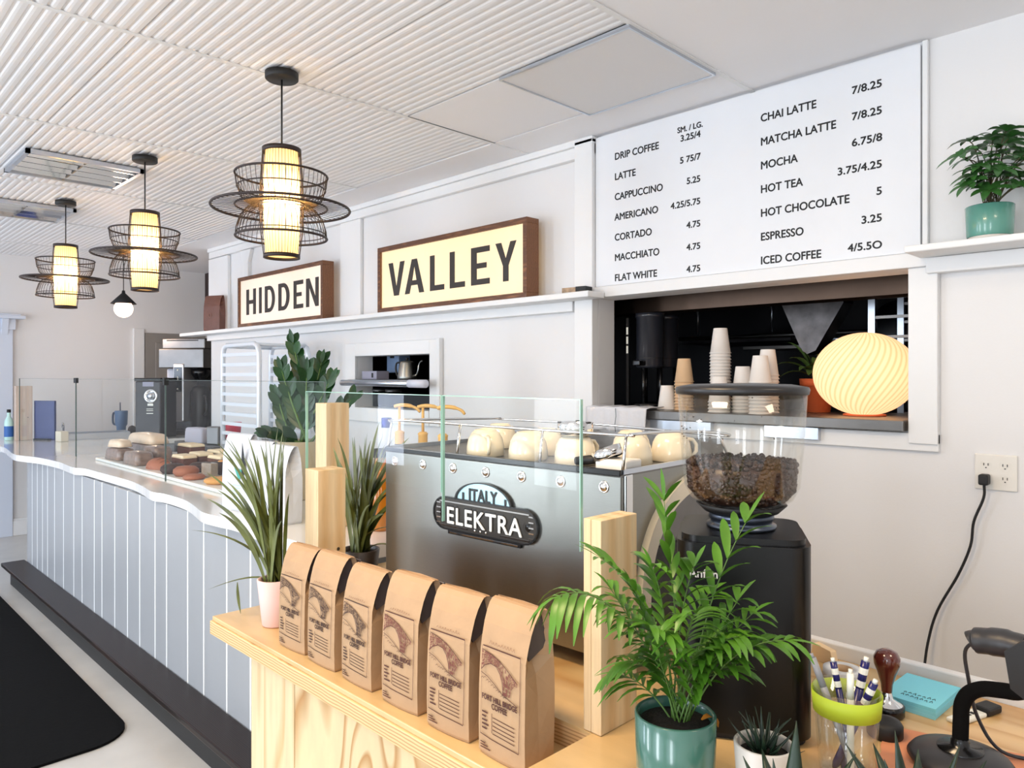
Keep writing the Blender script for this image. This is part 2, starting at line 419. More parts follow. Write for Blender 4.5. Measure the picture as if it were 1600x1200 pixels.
struct('trim_8', t, TRIM, .003)
t = MB(); t.box(-.79, -.772, WY-.02, WY-.001, 1.91, 2.63); struct('trim_9', t, TRIM, .003)
t = MB()
t.box(-4.37, SO[0], WY-.022, WY-.001, 1.2, 1.715); t.box(SO[1], -3.36, WY-.022, WY-.001, 1.2, 1.715)
t.box(SO[0], SO[1], WY-.022, WY-.001, SO[3], 1.715); t.box(SO[0], SO[1], WY-.03, WY-.001, 1.2, SO[2])
t.box(-3.375, -3.345, WY-.032, WY-.001, 1.2, 1.72)
struct('trim_10', t, TRIM, .003)
b = MB(); b.box(-8.199, -8.17, 1.30, 2.62, 0, .14); b.box(-8.199, -8.18, 1.30, 2.62, .14, .16); struct('baseboard_left', b, TRIM, .003)
t = MB(); t.box(-8.199, -8.18, 1.78, 1.84, .16, .95); struct('trim_11', t, TRIM)
# end-wall doors
d = MB(); d.box(-8.199, -8.165, 1.40, 1.53, 0, 2.02); d.box(-8.199, -8.165, .42, .55, 0, 2.02); d.box(-8.199, -8.15, .40, 1.55, 1.93, 2.03)
d.box(-8.199, -8.10, .34, 1.62, 2.03, 2.06); d.box(-8.199, -8.12, .37, 1.585, 2.06, 2.075)
d.prism([(-8.199, 1.86), (-8.17, 1.86), (-8.12, 2.03), (-8.199, 2.03)], 1.44, 1.49, 'y')
d.box(-8.199, -8.185, .55, 1.40, .02, 1.93)
struct('door_1', d, mat('door_white_blue_lit', srgb(216, 224, 238), .5), .004)  # white door and casing, blue daylight put into the paint colour
DOORG = mat('door_grey', srgb(150, 144, 138), .6, var=.06)
d = MB(); d.box(-8.199, -8.18, 2.70, 3.33, 0, 1.95); d.box(-8.181, -8.168, 2.80, 3.25, 1.15, 1.85)
struct('door_2', d, DOORG, .004)
d = MB(); d.box(-8.199, -8.175, 2.585, 2.69, 0, 1.99); struct('trim_12', d, TRIM, .003)

# ================================================================== COUNTERS
cnt = thing('service_counter', 'long white service counter faced with vertical boards, under the hanging lamps', 'counter')
HC = .95
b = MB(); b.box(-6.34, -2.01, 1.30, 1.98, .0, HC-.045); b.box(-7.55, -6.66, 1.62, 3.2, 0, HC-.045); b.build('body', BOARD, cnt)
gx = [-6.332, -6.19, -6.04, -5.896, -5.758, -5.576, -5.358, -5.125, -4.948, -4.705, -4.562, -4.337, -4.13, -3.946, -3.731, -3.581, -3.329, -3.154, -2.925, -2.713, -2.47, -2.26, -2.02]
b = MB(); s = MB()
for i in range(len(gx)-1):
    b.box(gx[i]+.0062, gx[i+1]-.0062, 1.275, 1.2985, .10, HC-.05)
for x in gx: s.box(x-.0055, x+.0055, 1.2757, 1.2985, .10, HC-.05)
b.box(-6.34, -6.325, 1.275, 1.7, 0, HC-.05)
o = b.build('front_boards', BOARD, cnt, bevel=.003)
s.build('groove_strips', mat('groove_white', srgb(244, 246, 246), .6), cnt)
edge = [(-7.55, 1.22), (-6.96, 1.218), (-6.675, 1.215), (-6.14, 1.165), (-5.95, 1.185), (-5.73, 1.235), (-5.35, 1.262), (-4.99, 1.25), (-4.86, 1.285), (-4.6, 1.293), (-4.345, 1.300), (-4.1, 1.303), (-3.877, 1.282), (-3.68, 1.256), (-3.58, 1.275), (-3.42, 1.279), (-3.28, 1.27), (-3.13, 1.243), (-3.01, 1.218), (-2.94, 1.214), (-2.83, 1.225), (-2.71, 1.237), (-2.4, 1.22), (-2.0, 1.24)]
ep = smooth_path([(x, y-.012, 0) for x, y in edge], 4)
poly = [(p.x, p.y) for p in ep]+[(-2.0, 2.0), (-6.66, 2.0), (-6.66, 3.2), (-7.55, 3.2)]
MB().prism(poly, HC-.042, HC, 'z').build('countertop', COUNT, cnt, bevel=.007, seg=3, angle=60)
fr = thing('foot_rest', 'dark stained oak foot rest board along the base of the white counter', 'foot rest')
MB().box(-6.40, -1.86, 1.125, 1.272, .115, .142).build('board', DARKW, fr, bevel=.005)
MB().box(-6.30, -1.86, 1.165, 1.272, 0.0, .114).build('riser', BLACK, fr)
m_ = MB()
px_, py_, rr = -3.27, 1.045, .17
pts = [(px_-rr+rr*math.cos(a), py_-rr+rr*math.sin(a)) for a in [PI/2*i/8 for i in range(9)]]+[(-7.0, py_), (-7.0, -.4), (px_, -.4)]
m_.prism(pts, .001, .012, 'z')
tag(m_.build('floor_mat', RUBBER, bevel=.004), 'large black rubber floor mat lying in front of the counter', 'mat')

# plywood espresso stand: lower bag shelf in front, raised deck behind
st = thing('plywood_stand', 'pale plywood stand holding the espresso machine and the coffee bags', 'stand')
ZB, ZD = .85, .895
MB().box(-1.985, .9, .826, 1.02, ZB-.012, ZB).build('bag_shelf', PLYT, st, bevel=.002)
MB().box(-1.99, .9, .821, 1.02, ZB-.048, ZB-.0122).build('shelf_edge', PLYE, st, bevel=.002)
MB().box(-1.985, -.79, .972, 1.60, ZD-.006, ZD).build('deck', PLYT, st)
MB().box(-1.985, -.79, .972, 1.60, ZB, ZD-.0062).build('deck_edge', PLYE, st)
MB().box(-.789, .9, .80, 1.60, ZD-.006, ZD).build('deck', PLYT, st)
MB().box(-.789, .9, .80, 1.60, ZB, ZD-.0062).build('deck_edge', PLYE, st)
MB().box(-1.85, -1.622, .872, .89, 0, ZB-.048).build('front_panel', PLYV, st, bevel=.0015)
MB().box(-1.619, .9, .872, .89, 0, ZB-.048).build('front_panel', PLYF, st, bevel=.0015)
MB().box(-1.85, -1.832, .89, 1.60, 0, ZB-.048).build('side_panel', PLYV, st)
MB().box(-1.832, .9, 1.02, 1.59, ZB-.06, ZB-.001).build('bearer', PLYE, st)
MB().box(-.79, .9, 1.602, 1.625, ZD-.05, ZD+.030).build('back_lip', TRIM, st, bevel=.003)

# posts that carry the glass
def post(name, label, x0, x1, y0, y1, z0, z1, split=None, PINE=PINE):
    t = thing(name, label, 'post', ((x0+x1)/2, (y0+y1)/2, z0+.0006), 0, 'wooden posts that hold the glass guards')
    w, d, h = (x1-x0)/2, (y1-y0)/2, z1-z0
    if split:
        MB().box(-w, -w+2*w*split, -d, d, 0, h).build('lamination', PINE, t, bevel=.0015)
        MB().box(-w+2*w*split+.0006, w, -d, d, 0, h).build('lamination', PINE, t, bevel=.0015)
    else: MB().box(-w, w, -d, d, 0, h).build('timber', PINE, t, bevel=.002)
    k = MB(); xf = T(w, d*.45, h*.42, 0, PI/2); k.cyl(.0045, .0045, -.0005, .0008, 12, xf)
    k.build('screw', STEELD, t)
    return t
post('glass_post', 'pine post at the front right of the espresso machine, behind the feathery palm', -.808, -.770, .973, 1.075, ZD, 1.256, .42)
post('glass_post', 'pine post behind the leftmost of the six kraft coffee bags', -1.752, -1.687, .973, 1.055, ZD, 1.256, .9)
post('glass_post', 'tall pine post behind the dark leafy plant at the right end of the long glass', -2.41, -2.335, 1.38, 1.475, HC, 1.40)
post('glass_post', 'wooden post standing at the far left end of the counter', -7.43, -7.36, 1.40, 1.52, HC, 1.412, PINE=POST_LIT)
# glass
mat('grey_glass_edge', srgb(92, 108, 106), .15, var=.1)
def pane(name, label, x0, x1, y, z0, z1, group):
    t = thing(name, label, 'glass pane', ((x0+x1)/2, y, z0), 0, group); w = (x1-x0)/2; h = z1-z0; em = GLEDGE if y < 1.2 else MATS['grey_glass_edge']
    MB().add([(-w, 0, 0), (w, 0, 0), (w, 0, h), (-w, 0, h)], [(0, 1, 2, 3)]).build('pane', GLASS, t)
    e = MB(); q = .0035
    e.box(-w, -w+.0016, -q, q, 0, h); e.box(w-.0016, w, -q, q, 0, h); e.box(-w+.0016, w-.0016, -q, q, h-.0016, h)
    e.build('polished_edge', em, t)
    return t
g1 = 'sneeze guard panes on the long counter'
pane('glass_guard', 'clear glass pane at the far left end of the counter, nearest the end wall', -7.33, -5.651, 1.42, HC, 1.478, g1)
pane('glass_guard', 'clear glass pane in front of the wrapped loaves', -5.649, -4.001, 1.42, HC, 1.478, g1)
pane('glass_guard', 'clear glass pane between the cakes and the tall pine post', -3.999, -2.412, 1.42, HC, 1.478, g1)
g2 = 'glass guard panes before the espresso machine'
pane('glass_guard', 'clear glass pane over the left half of the espresso machine', -1.765, -1.2012, .985, ZD+.36, 1.459, g2)
pane('glass_guard', 'clear glass pane over the right half of the espresso machine', -1.1988, -.822, .985, ZD+.30, 1.459, g2)
cl = thing('glass_clip', 'small black clip joining two glass panes at the top, left end of the counter', 'clip', (-5.65, 1.42, 1.45))
MB().box(-.03, .03, -.008, .008, 0, .035).build('jaw', BLACK, cl, bevel=.002)
cl = thing('glass_clip', 'black clip on the glass top beside the coffee grinder with the dial', 'clip', (-4.0, 1.42, 1.45))
MB().box(-.012, .012, -.012, .012, 0, .04).build('jaw', BLACK, cl, bevel=.002)
# ================================================================== HANGING LAMPS
def pendant(loc, label):
    """loc = ceiling point; ribbed paper lantern in three bamboo cages"""
    t = thing('pendant_lamp', label, 'pendant lamp', loc, 0, 'bamboo pendant lamps over the counter')
    MB().lathe([(1e-5, -.004), (.060, -.004), (.060, -.026), (.056, -.030), (1e-5, -.030)], 40).build('canopy', BLACK, t)
    MB().tube([(0, 0, -.03), (0, 0, -.30)], .0035, 8).build('cord', BLACK, t)
    Z = lambda z: z-2.63
    MB().lathe([(.058, Z(2.335)), (.064, Z(2.24)), (.066, Z(2.14)), (.063, Z(2.03)), (.057, Z(1.948))], 48).build('paper_shade', SHADE, t)
    for nm, r, z0, z1 in (('top_collar', .068, 2.328, 2.345), ('bottom_collar', .064, 1.938, 1.952)):
        MB().lathe([(r-.003, Z(z0)), (r+.002, Z(z0)), (r+.002, Z(z1)), (r-.003, Z(z1))], 48, close=True).build(nm, BAMB, t)
    m = MB()
    for k in range(40):
        a = 2*PI*k/40
        m.tube([(r*math.cos(a), r*math.sin(a), Z(z)) for r, z in ((.068, 2.335), (.075, 2.24), (.080, 2.14), (.076, 2.04), (.064, 1.945))], .0009, 4)
    m.build('inner_ribs', BAMB, t)
    def cage(name, prof, n, rings):
        m = MB()
        for k in range(n):
            a = 2*PI*k/n
            m.tube([(r*math.cos(a), r*math.sin(a), Z(z)) for r, z in prof], .0012, 4)
        for r, z, th in rings:
            m.tube([(r*math.cos(2*PI*i/56), r*math.sin(2*PI*i/56), Z(z)) for i in range(56)], th, 6, closed=True)
        m.build(name, BAMB, t)
    cage('upper_basket', [(.165, 2.245), (.160, 2.205), (.145, 2.160), (.120, 2.140), (.085, 2.135)], 48, [(.165, 2.245, .0042), (.158, 2.195, .0025)])
    cage('brim', [(.247, 2.122), (.164, 2.128), (.085, 2.140)], 54, [(.247, 2.122, .0050), (.164, 2.128, .0036), (.085, 2.139, .003)])
    cage('lower_basket', [(.085, 2.130), (.125, 2.115), (.148, 2.085), (.160, 2.045), (.163, 2.015)], 48, [(.163, 2.015, .0045), (.158, 2.03, .002)])
    MB().ball(.028, .028, .036, T(z=Z(2.19))).build('light_bulb', glow('bulb_glow', (1, .86, .62, 1), 6, .5) if 'bulb_glow' not in MATS else MATS['bulb_glow'], t)
    b = bulb('pendant_light', (0, 0, Z(2.15)), 2.7, (1.0, .72, .44), .03); b.parent = t
    return t
pendant((-2.545, 1.318, 2.628), 'nearest and largest of the three bamboo lantern pendants')
pendant((-4.02, 1.325, 2.628), 'middle of the three bamboo lantern pendants, beside the metal ceiling light')
pendant((-5.395, 1.297, 2.628), 'farthest of the three bamboo lantern pendants, closest to the end wall')
gp = thing('globe_pendant', 'small globe pendant with black cone cap near the grey door', 'pendant lamp', (-7.23, 2.2, 2.628))
MB().lathe([(1e-5, 0), (.04, 0), (.04, -.02), (1e-5, -.02)], 24).build('canopy', BLACK, gp)
MB().tube([(0, 0, -.02), (0, 0, -.37)], .004, 8).build('cord', BLACK, gp)
MB().lathe([(.012, -.355), (.016, -.38), (.022, -.385), (.108, -.475), (.106, -.477), (.02, -.395)], 32).build('cone_cap', BLACK, gp)
MB().ball(.080, .080, .080, T(z=-.52)).build('globe', GLOBEG, gp)
bulb('globe_light', (0, 0, -.72), 2.5, (1.0, .74, .56), .08).parent = gp

# ceiling fittings
def troffer(loc, label, sx=.51, sy=.55):
    t = thing('ceiling_light', label, 'ceiling light', loc, 0, 'louvred metal ceiling lights')
    hx, hy = sx/2, sy/2
    f = MB(); f.box(-hx, hx, -hy, -hy+.02, -.022, 0); f.box(-hx, hx, hy-.02, hy, -.022, 0); f.box(-hx, -hx+.02, -hy, hy, -.022, 0); f.box(hx-.02, hx, -hy, hy, -.022, 0)
    f.build('frame', ALU, t)
    MB().box(-hx+.02, hx-.02, -hy+.02, hy-.02, -.004, 0).build('reflector', CHROME, t)
    for k in range(4):
        x = -hx+.02+(sx-.04)*(k+.5)/4
        l = MB(); l.prism([(x-.045, -.006), (x-.003, -.021), (x+.003, -.021), (x+.045, -.006)], -hy+.02, hy-.02, 'y'); l.build('louvre', CHROME, t)
    f = MB(); f.box(-hx+.02, hx-.02, -.004, .004, -.018, -.006); f.build('cross_blade', STEELD, t)
    return t
troffer((-4.53, 1.13, 2.628), 'louvred metal ceiling light left of the middle bamboo pendant')
troffer((-5.87, 1.14, 2.628), 'louvred metal ceiling light behind the other one, left of the farthest bamboo pendant')
m = bpy.data.materials.new('perforated_metal'); N, L, B = nodes_of(m)
tc = N.new('ShaderNodeTexCoord'); vo = N.new('ShaderNodeTexVoronoi'); vo.inputs['Scale'].default_value = 95; vo.inputs['Randomness'].default_value = 0
L.new(tc.outputs['Object'], vo.inputs['Vector'])
cr = N.new('ShaderNodeValToRGB'); cr.color_ramp.elements[0].position = .30; cr.color_ramp.elements[1].position = .38
cr.color_ramp.elements[0].color = srgb(112); cr.color_ramp.elements[1].color = srgb(228, 227, 228)
L.new(vo.outputs['Distance'], cr.inputs[0]); L.new(cr.outputs[0], B.inputs['Base Color']); B.inputs['Roughness'].default_value = .5
v = thing('air_grille', 'square perforated grey metal air grille in the ceiling above the menu', 'air vent', (-1.715, 2.20, 2.628))
MB().box(-.295, .295, -.262, .262, -.006, .004).build('perforated_plate', m, v)
f = MB(); f.box(-.302, -.295, -.27, .27, -.010, .003); f.box(.295, .302, -.27, .27, -.010, .003); f.box(-.295, .295, -.27, -.262, -.010, .003); f.box(-.295, .295, .262, .27, -.010, .003)
f.build('rim', ALU, v)

# ================================================================== HIGH SHELF, SIGNS, MENU
sh = thing('high_shelf', 'long white wall shelf carrying the two word signs', 'shelf', (-4.5, 2.75, 1.885))
MB().box(-2.42, 2.385, -.172, -.052, -.028, 0).build('board', TRIM, sh, bevel=.004)
MB().box(-2.10, 2.19, -.052, -.001, -.075, -.002).build('cleat', TRIM, sh, bevel=.003)
LET = {
 'H': [[(0, 0), (.17, 0), (.17, .42), (.43, .42), (.43, 0), (.6, 0), (.6, 1), (.43, 1), (.43, .57), (.17, .57), (.17, 1), (0, 1)]],
 'I': [[(0, 0), (.17, 0), (.17, 1), (0, 1)]],
 'E': [[(0, 0), (.55, 0), (.55, .15), (.17, .15), (.17, .43), (.46, .43), (.46, .57), (.17, .57), (.17, .85), (.55, .85), (.55, 1), (0, 1)]],
 'N': [[(0, 0), (.16, 0), (.16, .68), (.46, 0), (.62, 0), (.62, 1), (.46, 1), (.46, .34), (.17, 1), (0, 1)]],
 'V': [[(.23, 0), (.43, 0), (.66, 1), (.48, 1), (.33, .26), (.18, 1), (0, 1)]],
 'L': [[(0, 0), (.52, 0), (.52, .15), (.17, .15), (.17, 1), (0, 1)]],
 'Y': [[(.25, 0), (.43, 0), (.43, .4), (.68, 1), (.49, 1), (.34, .58), (.19, 1), (0, 1), (.25, .4)]],
 'A': [[(0, 0), (.17, 0), (.226, .24), (.454, .24), (.51, 0), (.68, 0), (.43, 1), (.25, 1)]],
}
def dshape():
    o = [(0, 0)]+[(.27+.33*math.cos(a), .5+(.5)*math.sin(a)) for a in [-PI/2+PI*i/14 for i in range(15)]]+[(0, 1)]
    i = [(.17, .15)]+[(.27+.16*math.cos(a), .5+.35*math.sin(a)) for a in [-PI/2+PI*i/14 for i in range(15)]]+[(.17, .85)]
    return o, i
def ring_prism(mb, o, i, d0, d1, f):
    n = len(o)
    vs = [f(p, d) for d in (d0, d1) for q in (o, i) for p in q]
    fs = []
    for k in range(n):
        j = (k+1) % n
        fs += [(k, j, n+j, n+k), (2*n+k, 3*n+k, 3*n+j, 2*n+j), (k, 2*n+k, 2*n+j, j), (n+k, n+j, 3*n+j, 3*n+k)]
    mb.add(vs, fs)
def letter(ch, x, z, h, sx, y, parent, m, depth=.002):
    mb = MB()
    if ch == 'D':
        o, i = dshape(); ring_prism(mb, o, i, -depth, 0, lambda p, d: (x+p[0]*h*sx, y+d, z+p[1]*h))
    elif ch == 'A':
        f = lambda p: (x+p[0]*h*sx, z+p[1]*h)
        left = [(0, 0), (.17, 0), (.226, .24), (.262, .38), (.34, .80), (.34, 1), (.25, 1)]
        right = [(.68-a, b) for a, b in reversed(left)]
        mb.prism([f(p) for p in left], y-depth, y, 'y'); mb.prism([f(p) for p in right], y-depth, y, 'y')
        mb.prism([f(p) for p in ((.226, .24), (.454, .24), (.418, .38), (.262, .38))], y-depth, y, 'y')
    else:
        mb.prism([(x+p[0]*h*sx, z+p[1]*h) for p in LET[ch][0]], y-depth, y, 'y')
    return mb.build('letter', m, parent)
def word_sign(word, label, loc, lean, Wd, Ht, panel_m, xs, lh, lz, lw):
    t = thing('word_sign', label, 'sign', loc, 0, 'framed word signs on the high shelf'); t.rotation_euler = (lean, 0, 0)
    D = .088; fw = .028
    fr = MB(); fr.box(-Wd/2, Wd/2, 0, D, 0, fw); fr.box(-Wd/2, Wd/2, 0, D, Ht-fw, Ht); fr.box(-Wd/2, -Wd/2+fw, 0, D, fw, Ht-fw); fr.box(Wd/2-fw, Wd/2, 0, D, fw, Ht-fw)
    fr.build('frame', FRAMEW, t, bevel=.002)
    MB().box(-Wd/2+fw, Wd/2-fw, .014, .03, fw, Ht-fw).build('panel', panel_m, t)
    GW = {'H': .6, 'I': .17, 'D': .6, 'E': .55, 'N': .62, 'V': .66, 'A': .68, 'L': .52, 'Y': .68}
    for ch, x, w_ in zip(word, xs, lw): letter(ch, -Wd/2+x, lz, lh, w_/(GW[ch]*lh), .0138, t, INK)
    return t
word_sign('HIDDEN', 'wood framed pale sign with six dark letters, next to the red brown bag', (-5.1125, 2.605, 1.8855), 0, 1.315, .40, SIGNC, [.132, .350, .446, .663, .892, 1.070], .20, .0955, [.165, .044, .163, .170, .138, .172])
word_sign('VALLEY', 'wood framed warm yellow sign with dark letters, closer to the menu board', (-3.166, 2.605, 1.8855), 0, 1.282, .40, SIGNY, [.100, .265, .503, .678, .855, 1.045], .20, .0955, [.162, .184, .127, .127, .146, .152])

mb_ = thing('menu_board', 'large white wall menu listing coffee drinks and prices', 'menu board', (-1.49, 2.735, 1.918))
MB().box(-.697, .697, -.012, .012, 0, .700).build('board', mat('menu_white', srgb(236, 238, 242), .5, var=.02), mb_, bevel=.001)
def menu(s, x, z, size, align='LEFT', sx=1.0):
    return text_part(s, size, MENUI, mb_, 'menu_lettering', (x+1.49, -.0125, z-1.918), depth=.0006, bold=.0009, align=align, sx=sx)
SZ = .0445
for i, s in enumerate(['DRIP COFFEE', 'LATTE', 'CAPPUCCINO', 'AMERICANO', 'CORTADO', 'MACCHIATO', 'FLAT WHITE']):
    menu(s, -2.075, 2.493-.0930*i, SZ, sx=.925)
menu('SM. / LG.', -1.617, 2.538, .033, 'RIGHT', 1.0)
for i, s in enumerate(['3.25/4', '5 75/7', '5.25', '4.25/5.75', '4.75', '4.75', '4.75']):
    menu(s, -1.628, 2.4985-.0935*i, .038, 'RIGHT', 1.03)
for i, s in enumerate(['CHAI LATTE', 'MATCHA LATTE', 'MOCHA', 'HOT TEA', 'HOT CHOCOLATE', 'ESPRESSO', 'ICED COFFEE']):
    menu(s, -1.363, 2.494-.0930*i, .043, sx=.93)
for i, s in enumerate(['7/8.25', '7/8.25', '6.75/8', '3.75/4.25', '5', '3.25', '4/5.5O']):
    menu(s, -.913, 2.5085-.0938*i, .0385, 'RIGHT', 1.08)

# shelf bits
sb = thing('small_box', 'tiny dark box at the right end of the high shelf', 'box', (-2.255, 2.655, 1.8855), R(8))
MB().box(-.055, .02, -.03, .03, 0, .028).build('carton', mat('box_tan', srgb(190, 160, 130), .7, var=.4, scale=60), sb)
MB().box(.0205, .075, -.03, .03, 0, .030).build('dark_sleeve', BLACK, sb)
rs = thing('side_shelf', 'short white wall shelf right of the menu under the potted umbrella plant', 'shelf', (.2, 2.75, 1.915))
MB().box(-.99, 1.4, -.20, -.022, -.022, 0).build('board', TRIM, rs, bevel=.004)
MB().box(-.97, 1.4, -.05, -.001, -.075, -.023).build('cleat', TRIM, rs, bevel=.003)

# wall outlet with plug and cord
ou = thing('wall_outlet', 'white double wall outlet with a black plug', 'outlet', (-.58, 2.749, 1.192))
MB().box(-.058, .058, -.007, 0, -.057, .057).build('cover_plate', mat('outlet_white', srgb(236, 232, 224), .35), ou, bevel=.003)
for x in (-.026, .026):
    for z in (-.021, .021):
        o = MB(); o.lathe([(1e-5, -.0015), (.0165, -.0015), (.0165, .0)], 20, T(x, -.0075, z, PI/2) @ T(z=-.0)); r_ = o.build('receptacle', MATS['outlet_white'], ou)
        s_ = MB()
        for dx in (-.006, .006): s_.box(x+dx-.001, x+dx+.001, -.0098, -.0092, z-.001, z+.007)
        s_.box(x-.002, x+.002, -.0098, -.0092, z-.009, z-.006)
        s_.build('slots', BLACK, r_)
pc = thing('power_cord', 'black power cord plugged into the wall outlet, hanging behind the table', 'cord', (-.606, 2.73, 1.17))
pl = MB(); pl.box(-.014, .014, -.030, .0085, -.018, .016); pl.build('plug', BLACK, pc, bevel=.006, seg=3)
path = smooth_path([(0, -.012, -.015), (-.002, -.01, -.06), (-.03, -.006, -.14), (-.04, -.004, -.22), (-.075, -.004, -.32), (-.135, -.006, -.45), (-.16, -.02, -.56), (-.175, -.06, -.72), (-.215, -.2, -.93), (-.22, -.3, -1.168)], 6)
MB().tube(path, .0042, 8).build('cable', BLACK, pc)
# ================================================================== ESPRESSO MACHINE
EM = thing('espresso_machine', 'large brushed steel espresso machine with a raised winged nameplate', 'espresso machine', (-1.2495, 1.154, ZD), R(2.936))
W2 = .371
# body box, inset behind the cheeks
MB().box(-W2+.012, W2-.012, .012, .46, .035, .385).build('body', STEELD, EM, bevel=.004)
MB().box(-W2, W2, 0, .011, .035, .405).build('front_panel', STEEL, EM, bevel=.002)
# pale corner posts at the panel ends
for s_ in (-1, 1):
    MB().box(s_*W2-(.008 if s_ > 0 else .004), s_*W2+(.004 if s_ > 0 else .008), .012, .040, .035, .408).build('corner_post', CHROME, EM, bevel=.003)
# side cheeks: upper steel sheet above an arch, pale arched band
arc = [(.05, .035), (.052, .10), (.058, .18), (.075, .245), (.11, .30), (.157, .342), (.20, .365), (.26, .384), (.33, .396)]
arcs = [(p.x, p.y) for p in smooth_path([(a, b, 0) for a, b in arc], 4)]
for s_ in (-1, 1):
    x0, x1 = (W2-.0115, W2-.002) if s_ > 0 else (-W2+.002, -W2+.0115)
    MB().prism([(.031, .035)]+arcs+[(.46, .396), (.46, .406), (.031, .406)], x0, x1, 'x').build('side_cheek', STEEL, EM)
    inner = []
    for i, p in enumerate(arcs):
        a = Vector(arcs[max(i-1, 0)]); b = Vector(arcs[min(i+1, len(arcs)-1)]); d = (b-a).normalized(); inner.append((p[0]+d.y*.036, p[1]-d.x*.036))
    xx = (W2-.010, W2+.014) if s_ > 0 else (-W2-.014, -W2+.010)
    MB().prism(arcs+inner[::-1], xx[0], xx[1], 'x').build('arched_trim', CREAMC, EM, bevel=.003)
    MB().box(*((W2-.0118, W2-.004) if s_ > 0 else (-W2+.004, -W2+.0118)), .10, .45, .036, .24).build('side_recess', BLACK, EM)
tr = MB(); tr.box(-W2, W2, 0, .46, .405, .409); tr.build('cup_tray', STEELD, EM)
MB().box(-W2, W2, -.004, .006, .4055, .4185).build('tray_lip', GLOSSB, EM, bevel=.002)
rl = MB()
for s_ in (-1, 1): rl.box(s_*W2-.003, s_*W2+.003, .007, .455, .409, .418)
for nm, a in (('tray_side', -1), ('tray_side', 1)):
    MB().box(a*W2-.003, a*W2+.003, .007, .455, .4092, .419).build(nm, ALU, EM)
MB().box(-W2+.01, W2-.01, .452, .459, .4092, .450).build('tray_back', STEELD, EM)
rail = [(-.363, .003, .4190), (-.372, .02, .476), (-.362, .028, .486), (0, .024, .486), (.362, .020, .486), (.372, .032, .487), (.374, .20, .484), (.372, .40, .470), (.36, .44, .46), (0, .452, .470), (-.36, .45, .470), (-.372, .42, .474), (-.372, .05, .486)]
MB().tube(smooth_path(rail, 5), .0034, 8).build('gallery_rail', CHROME, EM)
for a in ((.160, .003, .4190, .152, .022, .486), (.374, .003, .4190, .368, .024, .486), (-.10, .003, .419, -.108, .022, .486), (.374, .45, .4190, .366, .42, .468)):
    MB().tube([a[:3], a[3:]], .0034, 8).build('rail_post', CHROME, EM)
for k in range(7):
    x = -.332+.1105*k
    m = MB(); m.lathe([(.0125, -.0003), (.0122, -.0020), (.0105, -.0026), (.0098, -.0012), (.0090, -.0026), (.0066, -.0052), (.0035, -.0068), (1e-5, -.0073)], 24, T(x, 0, .382, 0) @ Matrix.Rotation(PI/2, 4, 'X') @ Matrix.Scale(-1, 4, (0, 0, 1)))
    m.build('stud', CHROME, EM)
for s_ in (-1, 1):
    for y in (.05, .40):
        m = MB(); m.cyl(.022, .018, .0005, .035, 20, T(s_*.31, y, 0)); m.build('foot', BLACK, EM)
# nameplate: rounded bar with half-round crest, raised letters
PL = mat('plate_gunmetal', srgb(66, 62, 58), .3, .8)
def capsule(x0, x1, z0, z1, n=9):
    r = (z1-z0)/2; zc = (z0+z1)/2
    return [(x1-r+r*math.cos(a), zc+r*math.sin(a)) for a in [-PI/2+PI*i/n for i in range(n+1)]]+[(x0+r+r*math.cos(a), zc+r*math.sin(a)) for a in [PI/2+PI*i/n for i in range(n+1)]]
npl = MB(); npl.prism(capsule(-.172, .160, .236, .310), -.006, -.0002, 'y'); plate = npl.build('nameplate', PL, EM)
plate['label'] = 'dark winged nameplate with raised silver letters'
def ringbar(poly_o, poly_i, d0, d1):
    m = MB(); ring_prism(m, poly_o, poly_i, d0, d1, lambda p, d: (p[0], d, p[1])); return m
ringbar(capsule(-.175, .163, .233, .313), capsule(-.171, .159, .237, .309), -.008, -.001).build('plate_outline', GLOSSB, plate)
half = lambda r, z: [(-.006+r*math.cos(a), z+r*.52*math.sin(a)) for a in [PI*i/24 for i in range(25)]]
MB().prism(half(.088, .3095), -.005, -.0002, 'y').build('crest', mat('crest_silver_blue', srgb(172, 205, 214), .25, .7), plate)
m = MB(); o_, i_ = half(.092, .3095), half(.0865, .3095); n_ = len(o_)
vs = [(p[0], d, p[1]) for d in (-.008, -.001) for q in (o_, i_) for p in q]; fs = []
for k in range(n_-1):
    fs += [(k, k+1, n_+k+1, n_+k), (2*n_+k, 3*n_+k, 3*n_+k+1, 2*n_+k+1), (k, 2*n_+k, 2*n_+k+1, k+1), (n_+k, n_+k+1, 3*n_+k+1, 3*n_+k)]
m.add(vs, fs); m.build('crest_outline', GLOSSB, plate)
for x, h in ((-.070, .018), (.066, .016)):
    MB().box(x-.003, x+.003, -.0065, -.0052, .311, .311+h).build('crest_bar', GLOSSB, plate)
text_part('ITALY', .040, GLOSSB, plate, 'lettering', (-.006, -.0055, .3125), depth=.001, bold=.0011, align='CENTER', sx=.85, spacing=1.05)
text_part('ELEKTRA', .0560, GLOSSB, plate, 'letter_shadow', (-.0075, -.0062, .2520), depth=.0006, bold=.0030, align='CENTER', sx=1.02, spacing=1.08)
text_part('ELEKTRA', .0560, mat('letter_silver', srgb(236, 236, 232), .32, .35), plate, 'lettering', (-.004, -.0085, .2505), depth=.001, bold=.0008, align='CENTER', sx=1.02, spacing=1.08)
for nm, x0, x1, z in (('pinstripe', -.150, .138, .3015), ('pinstripe', -.150, -.055, .2435), ('pinstripe', .05, .138, .2435), ('pinstripe', -.115, .105, .2285)):
    MB().box(x0, x1, -.008, -.0062, z-.0016, z+.0016).build(nm, CHROME, plate)
MB().box(-.122, .112, -.0065, -.0002, .2245, .2325).build('lower_bar', GLOSSB, plate)
